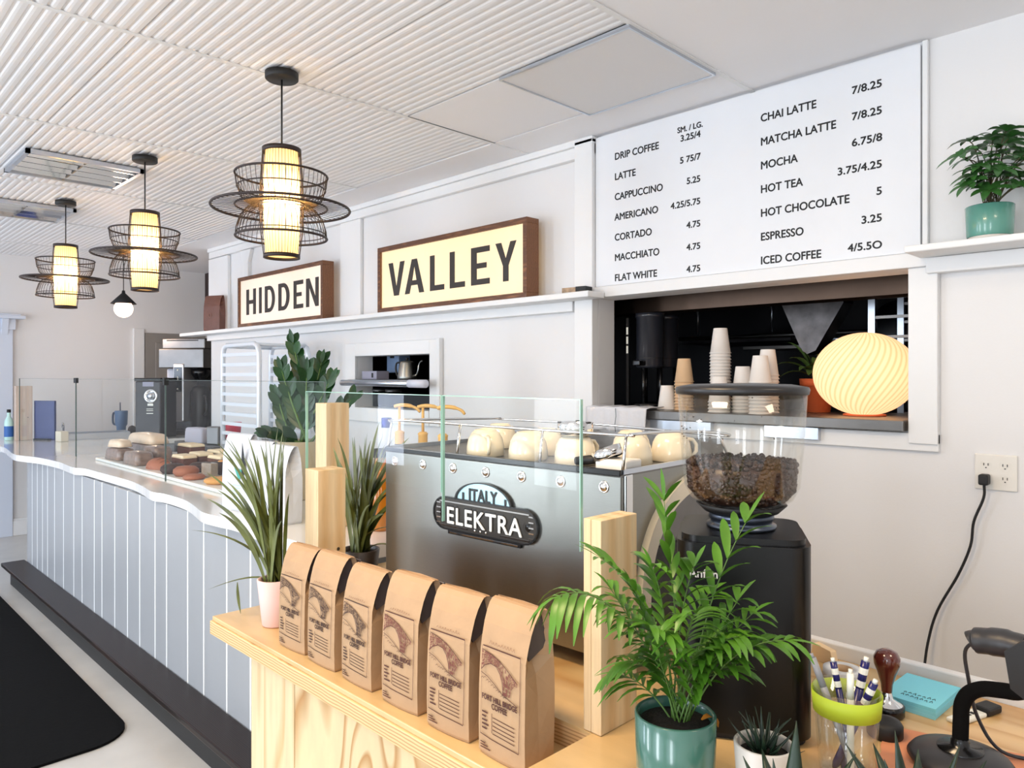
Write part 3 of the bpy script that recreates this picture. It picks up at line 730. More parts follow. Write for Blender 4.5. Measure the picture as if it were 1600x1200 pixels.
for x in (-.030, -.012, .006): MB().ball(.0028, .0012, .0028, T(x, -.007, .2435), 10, 5).build('dot', CHROME, plate)
for s_, xc in ((-1, -.150), (1, .140)):
    for k in range(5): MB().box(xc-s_*-.004-.007, xc+s_*.004+.007, -.0078, -.0062, .249+.012*k-.0014, .249+.012*k+.0014).build('wing_stripe', CHROME, plate)
    m = MB(); m.lathe([(.013, -.0002), (.013, -.0022), (.010, -.0022), (.009, -.001), (1e-5, -.001)], 20, T(xc-s_*.006, -.007, .273) @ Matrix.Rotation(PI/2, 4, 'X')); m.build('roundel', GLOSSB, plate)

# cups and loose steel parts on the cup tray (local frame of the machine -> world)
EMW = Matrix.Translation((-1.2495, 1.154, ZD)) @ Matrix.Rotation(R(2.936), 4, 'Z')
def emw(x, y, z=.4095): return tuple(EMW @ Vector((x, y, z)))
cup = thing('coffee_cup', 'cream cup upside down with its handle showing, leftmost on the machine', 'cup', emw(-.075, .075), R(-35), 'cream cups upturned on the machine')
MB().lathe([(.044, 0), (.047, .003), (.046, .022), (.042, .042), (.035, .055), (.029, .0605), (.0275, .061), (.0265, .064), (.024, .064), (.0235, .0605), (1e-5, .0605)], 36).build('bowl', CREAMC, cup)
MB().tube([(.043, 0, .012), (.055, 0, .010), (.064, 0, .020), (.064, 0, .036), (.055, 0, .047), (.038, 0, .049)], .0045, 8).build('handle', CREAMC, cup)
for x, y, rz, l in ((.055, .085, 100, 'cream cup upside down near the middle of the machine top, in front'),
                    (.015, .195, 60, 'cream cup upside down at the back behind the middle cups'),
                    (.190, .090, 80, 'cream cup upside down under the steel filter ring'),
                    (.288, .165, 120, 'cream cup upside down behind the leaning steel handle'),
                    (.318, .285, 60, 'cream cup upside down at the back right corner of the machine top'),
                    (.210, .285, 110, 'cream cup upside down in the rear row above the nameplate end'),
                    (-.19, .25, 200, 'cream cup upside down toward the back left of the machine top')):
    dup(cup, emw(x, y), R(rz), l)
sc_ = thing('square_dish', 'small white square dish at the front right corner of the machine top', 'dish', emw(.325, .06), R(2.9))
MB().box(-.038, .038, -.03, .03, 0, .024).build('dish', mat('dish_white', srgb(238, 234, 226), .3), sc_, bevel=.004)
fr_ = thing('filter_ring', 'round steel filter ring resting on an upturned cup', 'filter ring', emw(.190, .090, .4740), 0)
MB().lathe([(.0365, 0), (.040, .002), (.040, .026), (.0375, .028), (.0345, .026), (.0345, .006), (1e-5, .006)], 32).build('ring', CHROME, fr_)
for k in range(3):
    a = 2*PI*k/3; MB().box(-.006, .006, -.003, .003, .0265, .0295, T(.0375*math.cos(a), .0375*math.sin(a), 0, 0, 0, a+PI/2)).build('lug', BLACK, fr_)
ph = thing('portafilter', 'steel handled filter holder leaning at the right front of the machine top', 'filter holder', emw(.268, .055), R(10))
MB().lathe([(.030, .0), (.033, .004), (.033, .022), (.030, .022), (.029, .006), (1e-5, .005)], 28, T(.035, .0, .022, 0, -.42, 0)).build('basket', CHROME, ph)
MB().tube([(.018, 0, .020), (-.015, 0, .016), (-.045, 0, .012)], [.008, .0105, .009], 10).build('handle', BLACK, ph)

# ================================================================== GRINDER WITH HOPPER
GR = thing('coffee_grinder', 'tall black espresso grinder with a large clear bean hopper', 'coffee grinder', (-.645, 1.215, ZD), R(30))
def roundrect(hx, hy, r, n=5):
    out = []
    for cx_, cy_, a0 in ((hx-r, hy-r, 0), (-hx+r, hy-r, PI/2), (-hx+r, -hy+r, PI), (hx-r, -hy+r, 3*PI/2)):
        for i in range(n+1): a = a0+PI/2*i/n; out.append((cx_+r*math.cos(a), cy_+r*math.sin(a)))
    return out
BODYB = mat('grinder_black', srgb(8, 8, 9), .28, .0, var=.08, spec=.38)
MB().prism(roundrect(.108, .105, .035), .012, .325, 'z', smooth=True).build('body', BODYB, GR, bevel=.004, angle=50)
MB().prism(roundrect(.100, .097, .03), .0005, .012, 'z').build('base', BLACK, GR)
MB().prism(roundrect(.101, .098, .032), .325, .336, 'z', smooth=True).build('top_plate', BODYB, GR, bevel=.004, angle=50)
MB().lathe([(.058, .336), (.060, .338), (.060, .342), (.053, .344), (.053, .350), (.056, .352), (.056, .362), (.05, .364), (1e-5, .364)], 40).build('adjustment_collar', mat('collar_dark_steel', srgb(84, 92, 106), .3, .9), GR)
MB().box(-.03, .03, .105, .165, .22, .300).build('spout_block', BLACK, GR, bevel=.006)
text_part('Anfim', .020, mat('grinder_letter', srgb(205, 205, 205), .4), GR, 'lettering', (-.088, -.1056, .268), depth=.0006, bold=.0003)
MB().lathe([(.040, .366), (.062, .371), (.088, .388), (.099, .410), (.106, .49), (.111, .580), (.1095, .580), (.1045, .49), (.0975, .411), (.087, .390), (.061, .373), (.040, .368)], 56).build('hopper', HOPG, GR)
MB().lathe([(1e-5, .592), (.085, .590), (.113, .585), (.115, .580), (.113, .572), (.104, .572), (.103, .578), (1e-5, .578)], 56).build('hopper_lid', mat('lid_black', srgb(30, 30, 33), .35), GR)
MB().lathe([(.038, .3645), (.064, .3645), (.078, .378), (.075, .379), (.055, .370)], 40).build('hopper_base', BLACK, GR)
# beans: one heap, more than anyone could count
rnd = random.Random(4)
bn = MB(); base_bean = MB().ball(.0056, .0042, .0034, None, 8, 5)
bn.lathe([(1e-5, .381), (.066, .381), (.078, .392), (.090, .412), (.0935, .444), (1e-5, .450)], 32)
def rot_rand(): return Matrix.Rotation(rnd.uniform(0, 6.28), 4, 'Z') @ Matrix.Rotation(rnd.uniform(0, 6.28), 4, 'X') @ Matrix.Rotation(rnd.uniform(0, 6.28), 4, 'Y')
for k in range(1050):
    z = rnd.uniform(.387, .452); a = rnd.uniform(0, 6.28)
    rr_ = .064+(z-.375)*.80 if z < .405 else .0885+(z-.405)*.075
    if z > .444 or rnd.random() < .25: z = .449+rnd.uniform(-.003, .007); rr_ = .094*math.sqrt(rnd.random())
    bn.add(base_bean.v, base_bean.f, Matrix.Translation((rr_*math.cos(a), rr_*math.sin(a), z)) @ rot_rand(), True)
for k in range(26):
    a = rnd.uniform(0, 6.28); z = rnd.uniform(.47, .57); rr_ = .1020+(z-.49)*.055
    bn.add(base_bean.v, base_bean.f, Matrix.Translation((rr_*math.cos(a), rr_*math.sin(a), z)) @ Matrix.Rotation(a, 4, 'Z') @ Matrix.Scale(.32, 4), True)
bo = bn.build('coffee_beans', BEAN, None, (-.645, 1.215, ZD+.0006), (0, 0, 0))
tag(bo, 'dark roasted coffee beans filling the clear hopper', 'coffee beans', None, 'stuff')

# ================================================================== SIX KRAFT COFFEE BAGS
INKB = mat('bag_ink_dark', srgb(66, 46, 40), .8); INKR = mat('bag_ink_maroon', srgb(112, 58, 52), .8); INKH = mat('bag_ink_faded', srgb(128, 92, 72), .8)
def bag_mesh(hw=.054, seed=0, H=.245):
    r_ = random.Random(seed); k = H/.245
    # z, front y, back y, gusset pinch, half width
    lv = [(.0, .003, .070, .0, hw-.003), (.006, .0, .073, .0, hw), (.05, -.001, .075, .003, hw), (.11, .0, .076, .006, hw), (.145, .0015, .076, .014, hw-.0005), (.170, .003, .074, .030, hw-.001), (.192, .008, .071, .048, hw), (.212, .014, .067, .060, hw+.001), (.228, .021, .062, .062, hw+.002), (.239, .028, .058, .056, hw+.003), (.246, .035, .055, .045, hw+.003), (.2475, .042, .053, .030, hw+.003), (.245, .050, .053, .01, hw+.003)]
    vs = []; fs = []
    for i, (z, fy, by, pin, w) in enumerate(lv):
        my = (fy+by)/2; z *= k
        j = lambda s: r_.uniform(-s, s)
        e = .0 if i in (0, 1) else .0012
        vs += [(-w, fy+.002, z), (-w*.5, fy-.001*(i < 8)+j(e)*.4, z), (0, fy-.002*(i < 8), z), (w*.5, fy-.001*(i < 8)+j(e)*.4, z), (w, fy+.002, z), (w-pin*.8+j(e), my, z),
               (w, by-.002, z), (0, by+.002+j(e), z), (-w, by-.002, z), (-w+pin*.8+j(e), my, z)]
    n = 10
    for i in range(len(lv)-1):
        for q in range(n):
            p = (q+1) % n; fs.append((i*n+q, i*n+p, (i+1)*n+p, (i+1)*n+q))
    fs.append(tuple(range(n-1, -1, -1))); L_ = len(lv)-1; fs.append(tuple(L_*n+q for q in range(n)))
    return MB().add(vs, fs, None, False)
def bag_print(root, ink, dark, seed=0, H=.245):
    k = H/.245; y = -.0032
    def Y(z): return -.0034 if z < .14 else (-.0034+(z-.14)*.10 if z < .17 else -.0004+(z-.17)*.2)
    def line(mb, pts, w):
        for (a, b) in zip(pts[:-1], pts[1:]):
            d = Vector((b[0]-a[0], b[1]-a[1])); l = d.length
            if l < 1e-6: continue
            nx, nz = -d.y/l*w/2, d.x/l*w/2
            mb.add([(a[0]+nx, Y(a[1]), a[1]*k+nz), (a[0]-nx, Y(a[1]), a[1]*k-nz), (b[0]-nx, Y(b[1]), b[1]*k-nz), (b[0]+nx, Y(b[1]), b[1]*k+nz)], [(0, 1, 2, 3)])
    r_ = random.Random(seed)
    bd = MB()                                                   # border lines
    line(bd, [(-.044, .178), (.046, .178)], .0022); line(bd, [(.046, .178), (.046, .032)], .0010)
    line(bd, [(-.046, .036), (-.02, .033), (.046, .031)], .0016); line(bd, [(-.046, .178), (-.046, .036)], .0005)
    bd.build('printed_border', dark, root)
    br = MB()                                                   # the stone bridge
    top = [(-.044, .172), (-.02, .168), (.0, .162), (.02, .152), (.043, .138)]
    arch = [(-.044, .140), (-.036, .148), (-.022, .154), (-.008, .152), (.002, .143), (.008, .128), (.009, .112)]
    pier = [(.009, .112), (.026, .112), (.028, .124), (.034, .131), (.043, .134)]
    under = arch+pier[1:]
    nn = 14
    def at(pl, x):
        for a, b in zip(pl[:-1], pl[1:]):
            if a[0] <= x <= b[0] and b[0] > a[0]: return a[1]+(b[1]-a[1])*(x-a[0])/(b[0]-a[0])
        return pl[-1][1]
    xs_ = [-.044+.087*i/44 for i in range(45)]
    lowp = sorted(set(arch[:6]))+[(.0095, .112), (.026, .112), (.028, .124), (.034, .131), (.0435, .134)]
    for a, b in zip(xs_[:-1], xs_[1:]):
        za, zb, ta, tb = at(lowp, a), at(lowp, b), at(top, a), at(top, b)
        for c in range(6):                                       # hatched: broken strokes with paper between
            if r_.random() < .20: continue
            u0, u1 = c/6, (c+r_.uniform(.6, .98))/6; b2 = a+(b-a)*r_.uniform(.55, .95)
            q = [za+(ta-za)*u0, zb+(tb-zb)*u0, zb+(tb-zb)*u1, za+(ta-za)*u1]
            br.add([(a, Y(q[0]), q[0]*k), (b2, Y(q[1]), q[1]*k), (b2, Y(q[2]), q[2]*k), (a, Y(q[3]), q[3]*k)], [(0, 1, 2, 3)])
    br.build('printed_bridge', ink, root)
    sk = MB()
    line(sk, top, .0014); line(sk, arch, .0012)
    line(sk, [(-.044, .136), (-.028, .132), (-.012, .124), (.006, .113), (.02, .109), (.043, .103)], .0012)
    for q in range(10):
        x = -.044+.006*q; z = .127-.0022*q+r_.uniform(-.003, .003); line(sk, [(x, z), (x+.004, z+.003), (x+.007, z)], .0007)
    sk.build('printed_sketch', dark, root)
    for s, z, sz, b in (('FORT HILL BRIDGE', .094, .0122, .0004), ('COFFEE', .0825, .0130, .0003)):
        o = text_part(s, sz*k, dark if b else ink, root, 'lettering', (0, -.0036, z*k), depth=.0001, bold=b, align='CENTER', sx=.78)
    tl = MB(); tb = MB()                                                   # the tasting table: bold labels and ruled lines
    line(tb, [(-.018, .075), (-.018, .043)], .0010)
    for q in range(5):
        z = .069-.0065*q
        line(tb, [(-.016, z), (-.002+r_.uniform(-.01, .01), z-.0005), (.036, z-.002)], .0014)
        line(tl, [(-.042, z+.004), (-.030+r_.uniform(-.003, .006), z+.0035)], .0028)
    for q in range(3): line(tl, [(-.046, .023-.0042*q), (-.034+.006*q, .0225-.0042*q)], .0020)
    tb.build('printed_rules', dark, root); tl.build('printed_captions', dark, root)
    hand = MB()
    for q in range(9):
        x = -.03+.007*q; line(hand, [(x, .183), (x+.003, .183+r_.uniform(.003, .006)), (x+.005, .183)], .0007)
    hand.build('handwriting', INKH, root)
bagx = [-1.66, -1.527, -1.384, -1.232, -1.0856, -.945]
bagl = ['kraft coffee bag at the left end of the row, beside the pink pot', 'second kraft coffee bag from the pink pot, printed in dark ink', 'third kraft coffee bag from the pink pot, with dark bridge print', 'kraft coffee bag with reddish bridge print, fourth from the pink pot', 'kraft coffee bag with maroon print, next to the frontmost bag', 'frontmost kraft coffee bag of the row, closest to the palm']
bagH = [.238, .243, .238, .250, .250, .258]
for i, x in enumerate(bagx):
    t = thing('coffee_bag', bagl[i], 'coffee bag', (x+.056, .854, ZB+.0004), R([3, 1, 0, 2, 3, 0][i]), 'kraft coffee bags on the plywood shelf')
    o = bag_mesh(.0555, i, bagH[i]).build('bag', KRAFT, t, bevel=.002)
    bag_print(t, INKR if i >= 3 else INKB, INKB if i < 3 else mat('bag_ink_brown_%d' % i, srgb(78, 44, 38), .8), i, bagH[i])
    k = bagH[i]/.245
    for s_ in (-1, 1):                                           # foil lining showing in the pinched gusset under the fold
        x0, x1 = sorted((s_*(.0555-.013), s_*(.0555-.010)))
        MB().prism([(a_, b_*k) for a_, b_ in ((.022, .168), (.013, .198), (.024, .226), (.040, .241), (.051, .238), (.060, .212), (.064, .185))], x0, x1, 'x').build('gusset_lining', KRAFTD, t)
    tie = MB(); tie.box(-.0595, .0595, .0645, .0695, .216*k, .238*k); tie.build('tin_tie', KRAFTD, t, bevel=.001)
# ================================================================== THINGS ON THE PLYWOOD TABLE, RIGHT
# tumbler of pens with lime tape
PX, PY = -.437, 1.150
tg = thing('pen_tumbler', 'clear glass tumbler with a lime green tape band holding pens', 'tumbler', (PX, PY, ZD+.0004))
MB().lathe([(1e-5, .006), (.034, .006), (.037, .02), (.0465, .130), (.0485, .130), (.0395, .012), (.037, 0), (1e-5, 0)], 40).build('glass', thin_glass('tumbler_glass', (.95, .96, .95, 1), .16), tg)
MB().lathe([(.0470, .094), (.0495, .125), (.0502, .125), (.0477, .094)], 40, close=True).build('tape_band', mat('lime_tape', srgb(186, 208, 52), .55), tg)
NAVY = mat('pen_navy', srgb(30, 30, 96), .25); PWH = mat('pen_white', srgb(236, 236, 226), .3); PGR = mat('pen_grey', srgb(150, 152, 158), .35)
def pen(label, foot, top, m1, m2, r=.0052):
    t = thing('pen', label, 'pen', (PX, PY, ZD+.0075), 0, 'pens in the glass tumbler')
    a, b = Vector(foot), Vector(top); d = b-a
    MB().tube([a, a+d*.06, a+d*.72], [r*.5, r, r], 10).build('barrel', m1, t)
    MB().tube([a+d*.72, a+d*.962], r*1.0, 10).build('grip', m1, t)
    if m1 is not m2:
        for i in range(2): MB().tube([a+d*(.735+.115*i), a+d*(.79+.115*i)], r*1.06, 10, smooth=False).build('band', m2, t)
    MB().tube([a+d*.962, a+d*1.0], r*.6, 8).build('clicker', m2, t)
    return t
pen('navy and white pen leaning left in the tumbler, beside the grey one', (.010, .005, .0), (-.026, .012, .158), NAVY, PWH)
pen('plain grey pen leaning far left against the grinder', (.018, -.010, .0), (-.046, -.020, .168), PGR, PGR)
pen('short navy pen in the middle of the tumbler', (-.005, .012, .0), (.0, .018, .138), NAVY, PWH)
pen('tall white pen in the middle of the tumbler', (.012, -.016, .0), (.011, -.014, .158), PWH, PWH)
pen('tall navy and white pen standing right of the white one', (-.004, -.004, .0), (.022, .020, .170), NAVY, PWH, .0062)
pen('navy and white pen leaning right against the tumbler rim', (-.014, -.012, .0), (.043, -.002, .148), NAVY, PWH, .0060)
# tamper and spare base
WHAND = mat('red_brown_handle', srgb(96, 38, 28), .16, coat=.8, var=.15)
tm = thing('coffee_tamper', 'coffee tamper with glossy red brown wooden handle standing behind the pens', 'tamper', (-.462, 1.400, ZD+.0004))
MB().lathe([(1e-5, 0), (.027, 0), (.029, .003), (.029, .018), (.027, .020), (1e-5, .020)], 36).build('base', GLOSSB, tm)
MB().lathe([(.0255, .0202), (.022, .023), (.010, .030), (.0085, .042)], 28).build('neck', CHROME, tm)
MB().lathe([(.0088, .041), (.010, .055), (.016, .075), (.0215, .090), (.022, .102), (.017, .112), (.008, .1165), (1e-5, .117)], 32).build('handle', WHAND, tm)
tm2 = thing('tamper_puck', 'low black round puck in front of the tamper', 'tamper puck', (-.437, 1.315, ZD+.0004))
MB().lathe([(1e-5, 0), (.026, 0), (.028, .003), (.028, .020), (.024, .026), (.012, .028), (1e-5, .028)], 36).build('puck', BLACK, tm2)
# steel milk pitcher top hiding behind pens
tp = thing('tape_roll', 'roll of white tape lying behind the pen tumbler', 'tape roll', (-.578, 1.50, ZD+.0004))
MB().lathe([(.020, 0), (.036, 0), (.036, .022), (.020, .022)], 36, close=True).build('tape', WHITEP, tp)
MB().lathe([(.0185, 0), (.0198, 0), (.0198, .022), (.0185, .022)], 36, close=True).build('core', KRAFTC, tp)
wr = thing('paper_packet', 'cream paper packet standing against the back lip beside the grinder', 'packet', (-.640, 1.565, ZD+.0004), R(-20))
MB().prism([(-.03, 0), (.03, 0), (.022, .030), (-.024, .034)], -.008, .008, 'y').build('packet', mat('packet_cream', srgb(244, 214, 172), .7), wr, bevel=.003)
# sticky notes
sn = thing('sticky_note_pad', 'thick pad of turquoise sticky notes with a scribbled note', 'sticky notes', (-.438, 1.505, ZD+.0004), R(-3))
for i in range(3):
    MB().box(-.047, .047, -.067, .067, .0064*i, .0064*i+.0062, T(.0006*(i % 2), .0004*i, 0, 0, 0, R(.3*i))).build('sheets', mat('note_turquoise_%d' % i, srgb(146-6*i, 222, 242), .7), sn)
wrt = MB(); r_ = random.Random(3)
for row in range(2):
    for q in range(7):
        x = -.018+.008*q; y = -.030-.014*row
        wrt.tube([(x, y, .0196), (x+.003, y+r_.uniform(.003, .008), .0196), (x+.005, y+r_.uniform(-.003, .003), .0196)], .0005, 4)
wrt.build('handwriting', MENUI, sn)
# pink paper sheets under the scanner
pk = thing('pink_sheet', 'crumpled peach pink sheet lying under the scanner base', 'paper', (-.315, 1.295, ZD+.0004), R(12))
vs = []; r_ = random.Random(9); n = 9
for i in range(n):
    for j in range(n): vs.append((-.115+.23*i/(n-1)+r_.uniform(-.004, .004), -.13+.22*j/(n-1)+r_.uniform(-.004, .004), .0006+min(.0045, abs(r_.gauss(0, .0018)))))
MB().add(vs, [(i*n+j, (i+1)*n+j, (i+1)*n+j+1, i*n+j+1) for i in range(n-1) for j in range(n-1)], None, True).build('sheet', mat('peach_paper', srgb(224, 150, 112), .7, var=.12, scale=20), pk)
# barcode scanner on gooseneck stand
sc = thing('barcode_scanner', 'black barcode scanner on a curved gooseneck stand', 'barcode scanner', (-.322, 1.300, ZD+.0068))
o = MB(); o.lathe([(1e-5, 0), (.072, 0), (.0735, .002), (.068, .009), (.045, .017), (.022, .020), (1e-5, .0205)], 40); o.build('base', mat('scanner_charcoal', srgb(46, 46, 50), .42), sc)
MB().lathe([(.032, .0185), (.032, .0215), (.014, .0235), (.013, .032), (.0105, .036)], 32).build('base_collar', GLOSSB, sc)
MB().tube(smooth_path([(0, 0, .03), (.0, .004, .06), (.001, .006, .085), (.011, .006, .106), (.030, .002, .120), (.055, -.004, .127), (.080, -.009, .134), (.106, -.012, .158)], 5), .0115, 12).build('gooseneck', RUBBER, sc)
hd = MB(); X = T(.128, -.012, .178, 0, R(-46), R(-6)) @ Matrix.Scale(1.22, 4)
hd.prism([(-.036, -.030), (.045, -.034), (.070, .0), (.062, .040), (-.020, .046), (-.046, .012)], -.032, .032, 'y', X)
hd.build('cradle', mat('scanner_black', srgb(26, 26, 28), .4), sc, bevel=.008, seg=3)
MB().tube(smooth_path([(.012, .012, .186), (.016, .012, .188), (.035, .010, .192), (.060, .006, .196), (.085, .002, .196)], 4), [.006]+[.017]*4+[.0215]*4+[.023]*4+[.021]*4, 16, flat=.9).build('scanner_handle', MATS['scanner_charcoal'], sc, bevel=.002)
MB().tube(smooth_path([(.018, .012, .188), (.002, .02, .165), (.004, .03, .12), (.012, .05, .055), (.04, .07, .004), (.10, .085, .0022), (.17, .09, .0022), (.26, .05, .0022)], 6), .0028, 8).build('coiled_cable', MATS['scanner_charcoal'], sc)
ct = thing('cable_tag', 'small white tag on a black clip lying between notes and scanner', 'tag', (-.350, 1.500, ZD+.0004), R(72))
MB().box(-.060, .018, -.013, .013, 0, .008).build('tag_body', PWH, ct, bevel=.003)
MB().box(.0185, .060, -.015, .015, 0, .014).build('clip', BLACK, ct, bevel=.004)
for q in range(3): MB().box(-.034+.012*q, -.026+.012*q, -.005, .004, .0081, .0085).build('printed_mark', MENUI, ct)

# ================================================================== ON THE LONG COUNTER
Z0 = HC+.0004
tray = thing('serving_slab', 'long white serving slab of baked goods behind the counter glass', 'serving slab', (-4.25, 1.715, Z0))
MB().box(-1.06, 1.06, -.270, .272, 0, .018).build('slab', mat('slab_white', srgb(232, 232, 228), .3, coat=.3), tray, bevel=.006, seg=3)
ZT = Z0+.0184
WRAP = mat('wrapped_brown_loaf', srgb(140, 112, 98), .3, coat=.6, var=.5, scale=30)
LOAF = mat('pale_loaf', srgb(232, 206, 178), .35, coat=.5, var=.12, scale=20)
CAKE = mat('chocolate_cake', srgb(104, 60, 46), .8, var=.4, scale=40, bump=.5)
ICE = mat('cream_icing', srgb(244, 222, 184), .5, var=.05)
DARKC = mat('dark_cookie', srgb(58, 34, 30), .7, var=.4, scale=40, bump=.6)
BUNM = mat('brown_bun', srgb(166, 98, 68), .6, var=.25, scale=25, bump=.4)
GOLD = mat('golden_cookie', srgb(222, 160, 88), .7, var=.25, scale=30, bump=.4)
def roundbox(hx, hy, h, r=.012, taper=.9, crown=0.0):
    m = MB(); lv = [(0, .96), (.06, 1.0), (.7, (1+taper)/2), (.92, taper), (1.0, taper*.9)]
    pts = roundrect(hx, hy, min(r, hx*.9, hy*.9), 4); n = len(pts); vs = []
    for t, k in lv: vs += [(p[0]*k, p[1]*k, h*t) for p in pts]
    vs += [(0, 0, h*(1+crown))]
    fs = [(i*n+q, i*n+(q+1) % n, (i+1)*n+(q+1) % n, (i+1)*n+q) for i in range(len(lv)-1) for q in range(n)]
    fs += [((len(lv)-1)*n+q, (len(lv)-1)*n+(q+1) % n, len(vs)-1) for q in range(n)]+[tuple(range(n-1, -1, -1))]
    return m.add(vs, fs, None, True)
def bake(name, label, cat, loc, rz, mb, m, top=None, grp='baked goods on the serving slab'):
    t = thing(name, label, cat, loc, R(rz), grp)
    mb.build('crumb' if top else 'body', m, t)
    if top: top[0].build('icing', top[1], t)
    return t
# wrapped loaves heaped at the left end
bake('wrapped_loaf', 'clear wrapped brown loaf at the front left corner of the slab', 'wrapped loaf', (-5.08, 1.525, ZT), 4, roundbox(.12, .055, .072, .03, .85, .1), WRAP, grp='wrapped loaves on the slab')
bake('wrapped_loaf', 'wrapped brown loaf with white squares beside the brown bun', 'wrapped loaf', (-4.72, 1.52, ZT), 2, roundbox(.12, .055, .075, .03, .88, .1), WRAP, grp='wrapped loaves on the slab')
bake('wrapped_loaf', 'dark wrapped loaf in the rear row behind the brown bun', 'wrapped loaf', (-4.81, 1.66, ZT), 0, roundbox(.12, .058, .092, .03, .88, .1), WRAP, grp='wrapped loaves on the slab')
bake('wrapped_loaf', 'wrapped brown loaf at the back left, under the big pale loaf', 'wrapped loaf', (-5.14, 1.71, ZT), 2, roundbox(.165, .065, .088, .03, .88, .0), WRAP, grp='wrapped loaves on the slab')
bake('pale_loaf', 'long pale wrapped loaf on top of the heap', 'wrapped loaf', (-5.13, 1.71, ZT+.0905), 4, roundbox(.20, .065, .062, .04, .8, .15), LOAF, grp='wrapped loaves on the slab')
bake('pale_loaf', 'small pale wrapped loaf lying at the left end of the heap, on the front loaf', 'wrapped loaf', (-5.08, 1.525, ZT+.080), 12, roundbox(.085, .045, .045, .03, .8, .1), LOAF, grp='wrapped loaves on the slab')
m = MB(); m.ball(.105, .062, .062, T(z=.0), 28, 12, 0.0, 1.0); m.lathe([(1e-5, 0), (.105, 0)], 28, Matrix.Diagonal((1, .59, 1, 1)))
t = thing('brown_bun', 'round scored brown bun behind the middle glass seam', 'bun', (-4.425, 1.535, ZT), R(3), 'baked goods on the serving slab'); m.build('bun', BUNM, t)
m = MB()
for q in range(5): m.tube([(-.07+.035*q, .062*.9*math.cos(a)*math.sqrt(max(0, 1-((-.07+.035*q)/.105)**2)), .063*math.sin(a)*math.sqrt(max(0, 1-((-.07+.035*q)/.105)**2))) for a in [PI*i/12 for i in range(13)]], .0016, 5)
m.build('score_lines', CAKE, t)
def slice_(loc, rz, label, w=.075, d=.05, h=.052, base=CAKE, top=ICE):
    a = roundbox(w, d, h, .008, .97); b = roundbox(w*1.0, d*1.0, .018, .01, .9); b.v = [(x, y, z+h-.001) for x, y, z in b.v]
    return bake('cake_slice', label, 'cake slice', loc, rz, a, base, (b, top), 'iced cake slices on the slab')
slice_((-4.42, 1.675, ZT), 2, 'iced brown cake slice directly behind the brown bun', .08, .045)
slice_((-4.45, 1.785, ZT), -2, 'cream iced cake slice in the second row behind the brown bun', .09, .045, .056)
slice_((-4.20, 1.80, ZT), 4, 'cream iced slice behind the dark domed cookies', .08, .048, .056)
slice_((-4.45, 1.900, ZT), 2, 'iced cake slice in the last row behind the cream slices', .09, .048, .062)
slice_((-4.86, 1.885, ZT), 3, 'tall iced chocolate slice in the back row behind the wrapped loaves', .10, .05, .075)
def cookie(loc, rz, label, r=.06, h=.028, m=DARKC, tilt=0, name='cookie'):
    t = thing(name, label, 'cookie', loc, R(rz), 'cookies along the slab front'); t.rotation_euler = (tilt, 0, R(rz))
    MB().lathe([(1e-5, 0), (r*.8, 0), (r, h*.35), (r*.96, h*.7), (r*.7, h*.97), (1e-5, h)], 22).build('biscuit', m, t)
    return t
cookie((-4.155, 1.515, ZT), 0, 'dark domed cookie just right of the middle glass seam', .066, .05)
cookie((-4.00, 1.525, ZT), 20, 'brown domed cookie second from the glass seam', .066, .05, BUNM)
cookie((-4.12, 1.655, ZT), 0, 'dark round cookie behind the wrapped square', .07, .05)
cookie((-3.96, 1.70, ZT), 0, 'large dark cookie with orange centre near the white paper bags', .085, .065)
m = MB().ball(.022, .022, .008, None, 14, 6); o = m.build('jam_centre', GOLD, [x for x in col.objects if x.name.startswith('cookie')][-1], (0, 0, .064))
cookie((-4.02, 1.865, ZT), 0, 'dark cookie behind the large one with orange centre', .07, .085)
cookie((-3.60, 1.535, ZT), 0, 'golden cookie at the slab front nearest the white paper bags', .075, .03, GOLD)
cookie((-3.83, 1.500, ZT), 0, 'flat reddish cookie at the slab front', .055, .026, BUNM)
t = thing('wrapped_square', 'clear wrapped square biscuit standing among the dark cookies', 'wrapped biscuit', (-3.855, 1.590, ZT), R(10))
MB().box(-.045, .045, -.022, .022, 0, .075).build('biscuit', mat('wrapped_grey_biscuit', srgb(150, 132, 112), .25, coat=.7, var=.3, scale=30), t, bevel=.006)

# three white coffee bags in front of the glass
BAGW = mat('white_bag_paper', srgb(206, 210, 216), .55, var=.05, scale=10, bump=.3, bscale=25)
wl = ['white paper coffee bag with teal print, leftmost of three at the counter edge', 'white paper coffee bag with the black drop mark, middle of three', 'white paper coffee bag at the right, beside the spiky plant']
for i, (x, y, h, hw, rz) in enumerate(((-2.93, 1.335, .315, .075, 12), (-2.75, 1.330, .295, .08, 6), (-2.575, 1.325, .290, .075, 2))):
    t = thing('white_coffee_bag', wl[i], 'coffee bag', (x, y-.03+.004*i, Z0), R(rz), 'white coffee bags on the counter edge')
    b = bag_mesh(hw, 20+i, h*.98); b.build('bag', BAGW, t, bevel=.002)
    if i == 0:
        m = MB(); m.add([(.01, -.0042, .180), (.075, -.0042, .165), (.04, -.0042, .125)], [(0, 1, 2)]); m.build('teal_triangle', mat('print_teal', srgb(70, 160, 150), .7), t)
        m = MB()
        for q in range(6): m.box(.0, .055-.004*q, -.0042, -.0038, .105-.012*q, .1065-.012*q)
        m.build('printed_lines', mat('print_pale_teal', srgb(150, 200, 205), .7), t)
    if i == 1:
        m = MB(); m.prism([(-.070+p[0], .185+p[1]) for p in [(0, .10), (.012, .055), (.020, .02), (.018, -.02), (.006, -.035), (-.006, -.02), (-.008, .02), (-.005, .055)]], -.0045, -.0041, 'y'); m.build('black_drop', MENUI, t)
        MB().box(-.02, .05, -.0044, -.0040, .112, .1135).build('printed_line', INK, t)

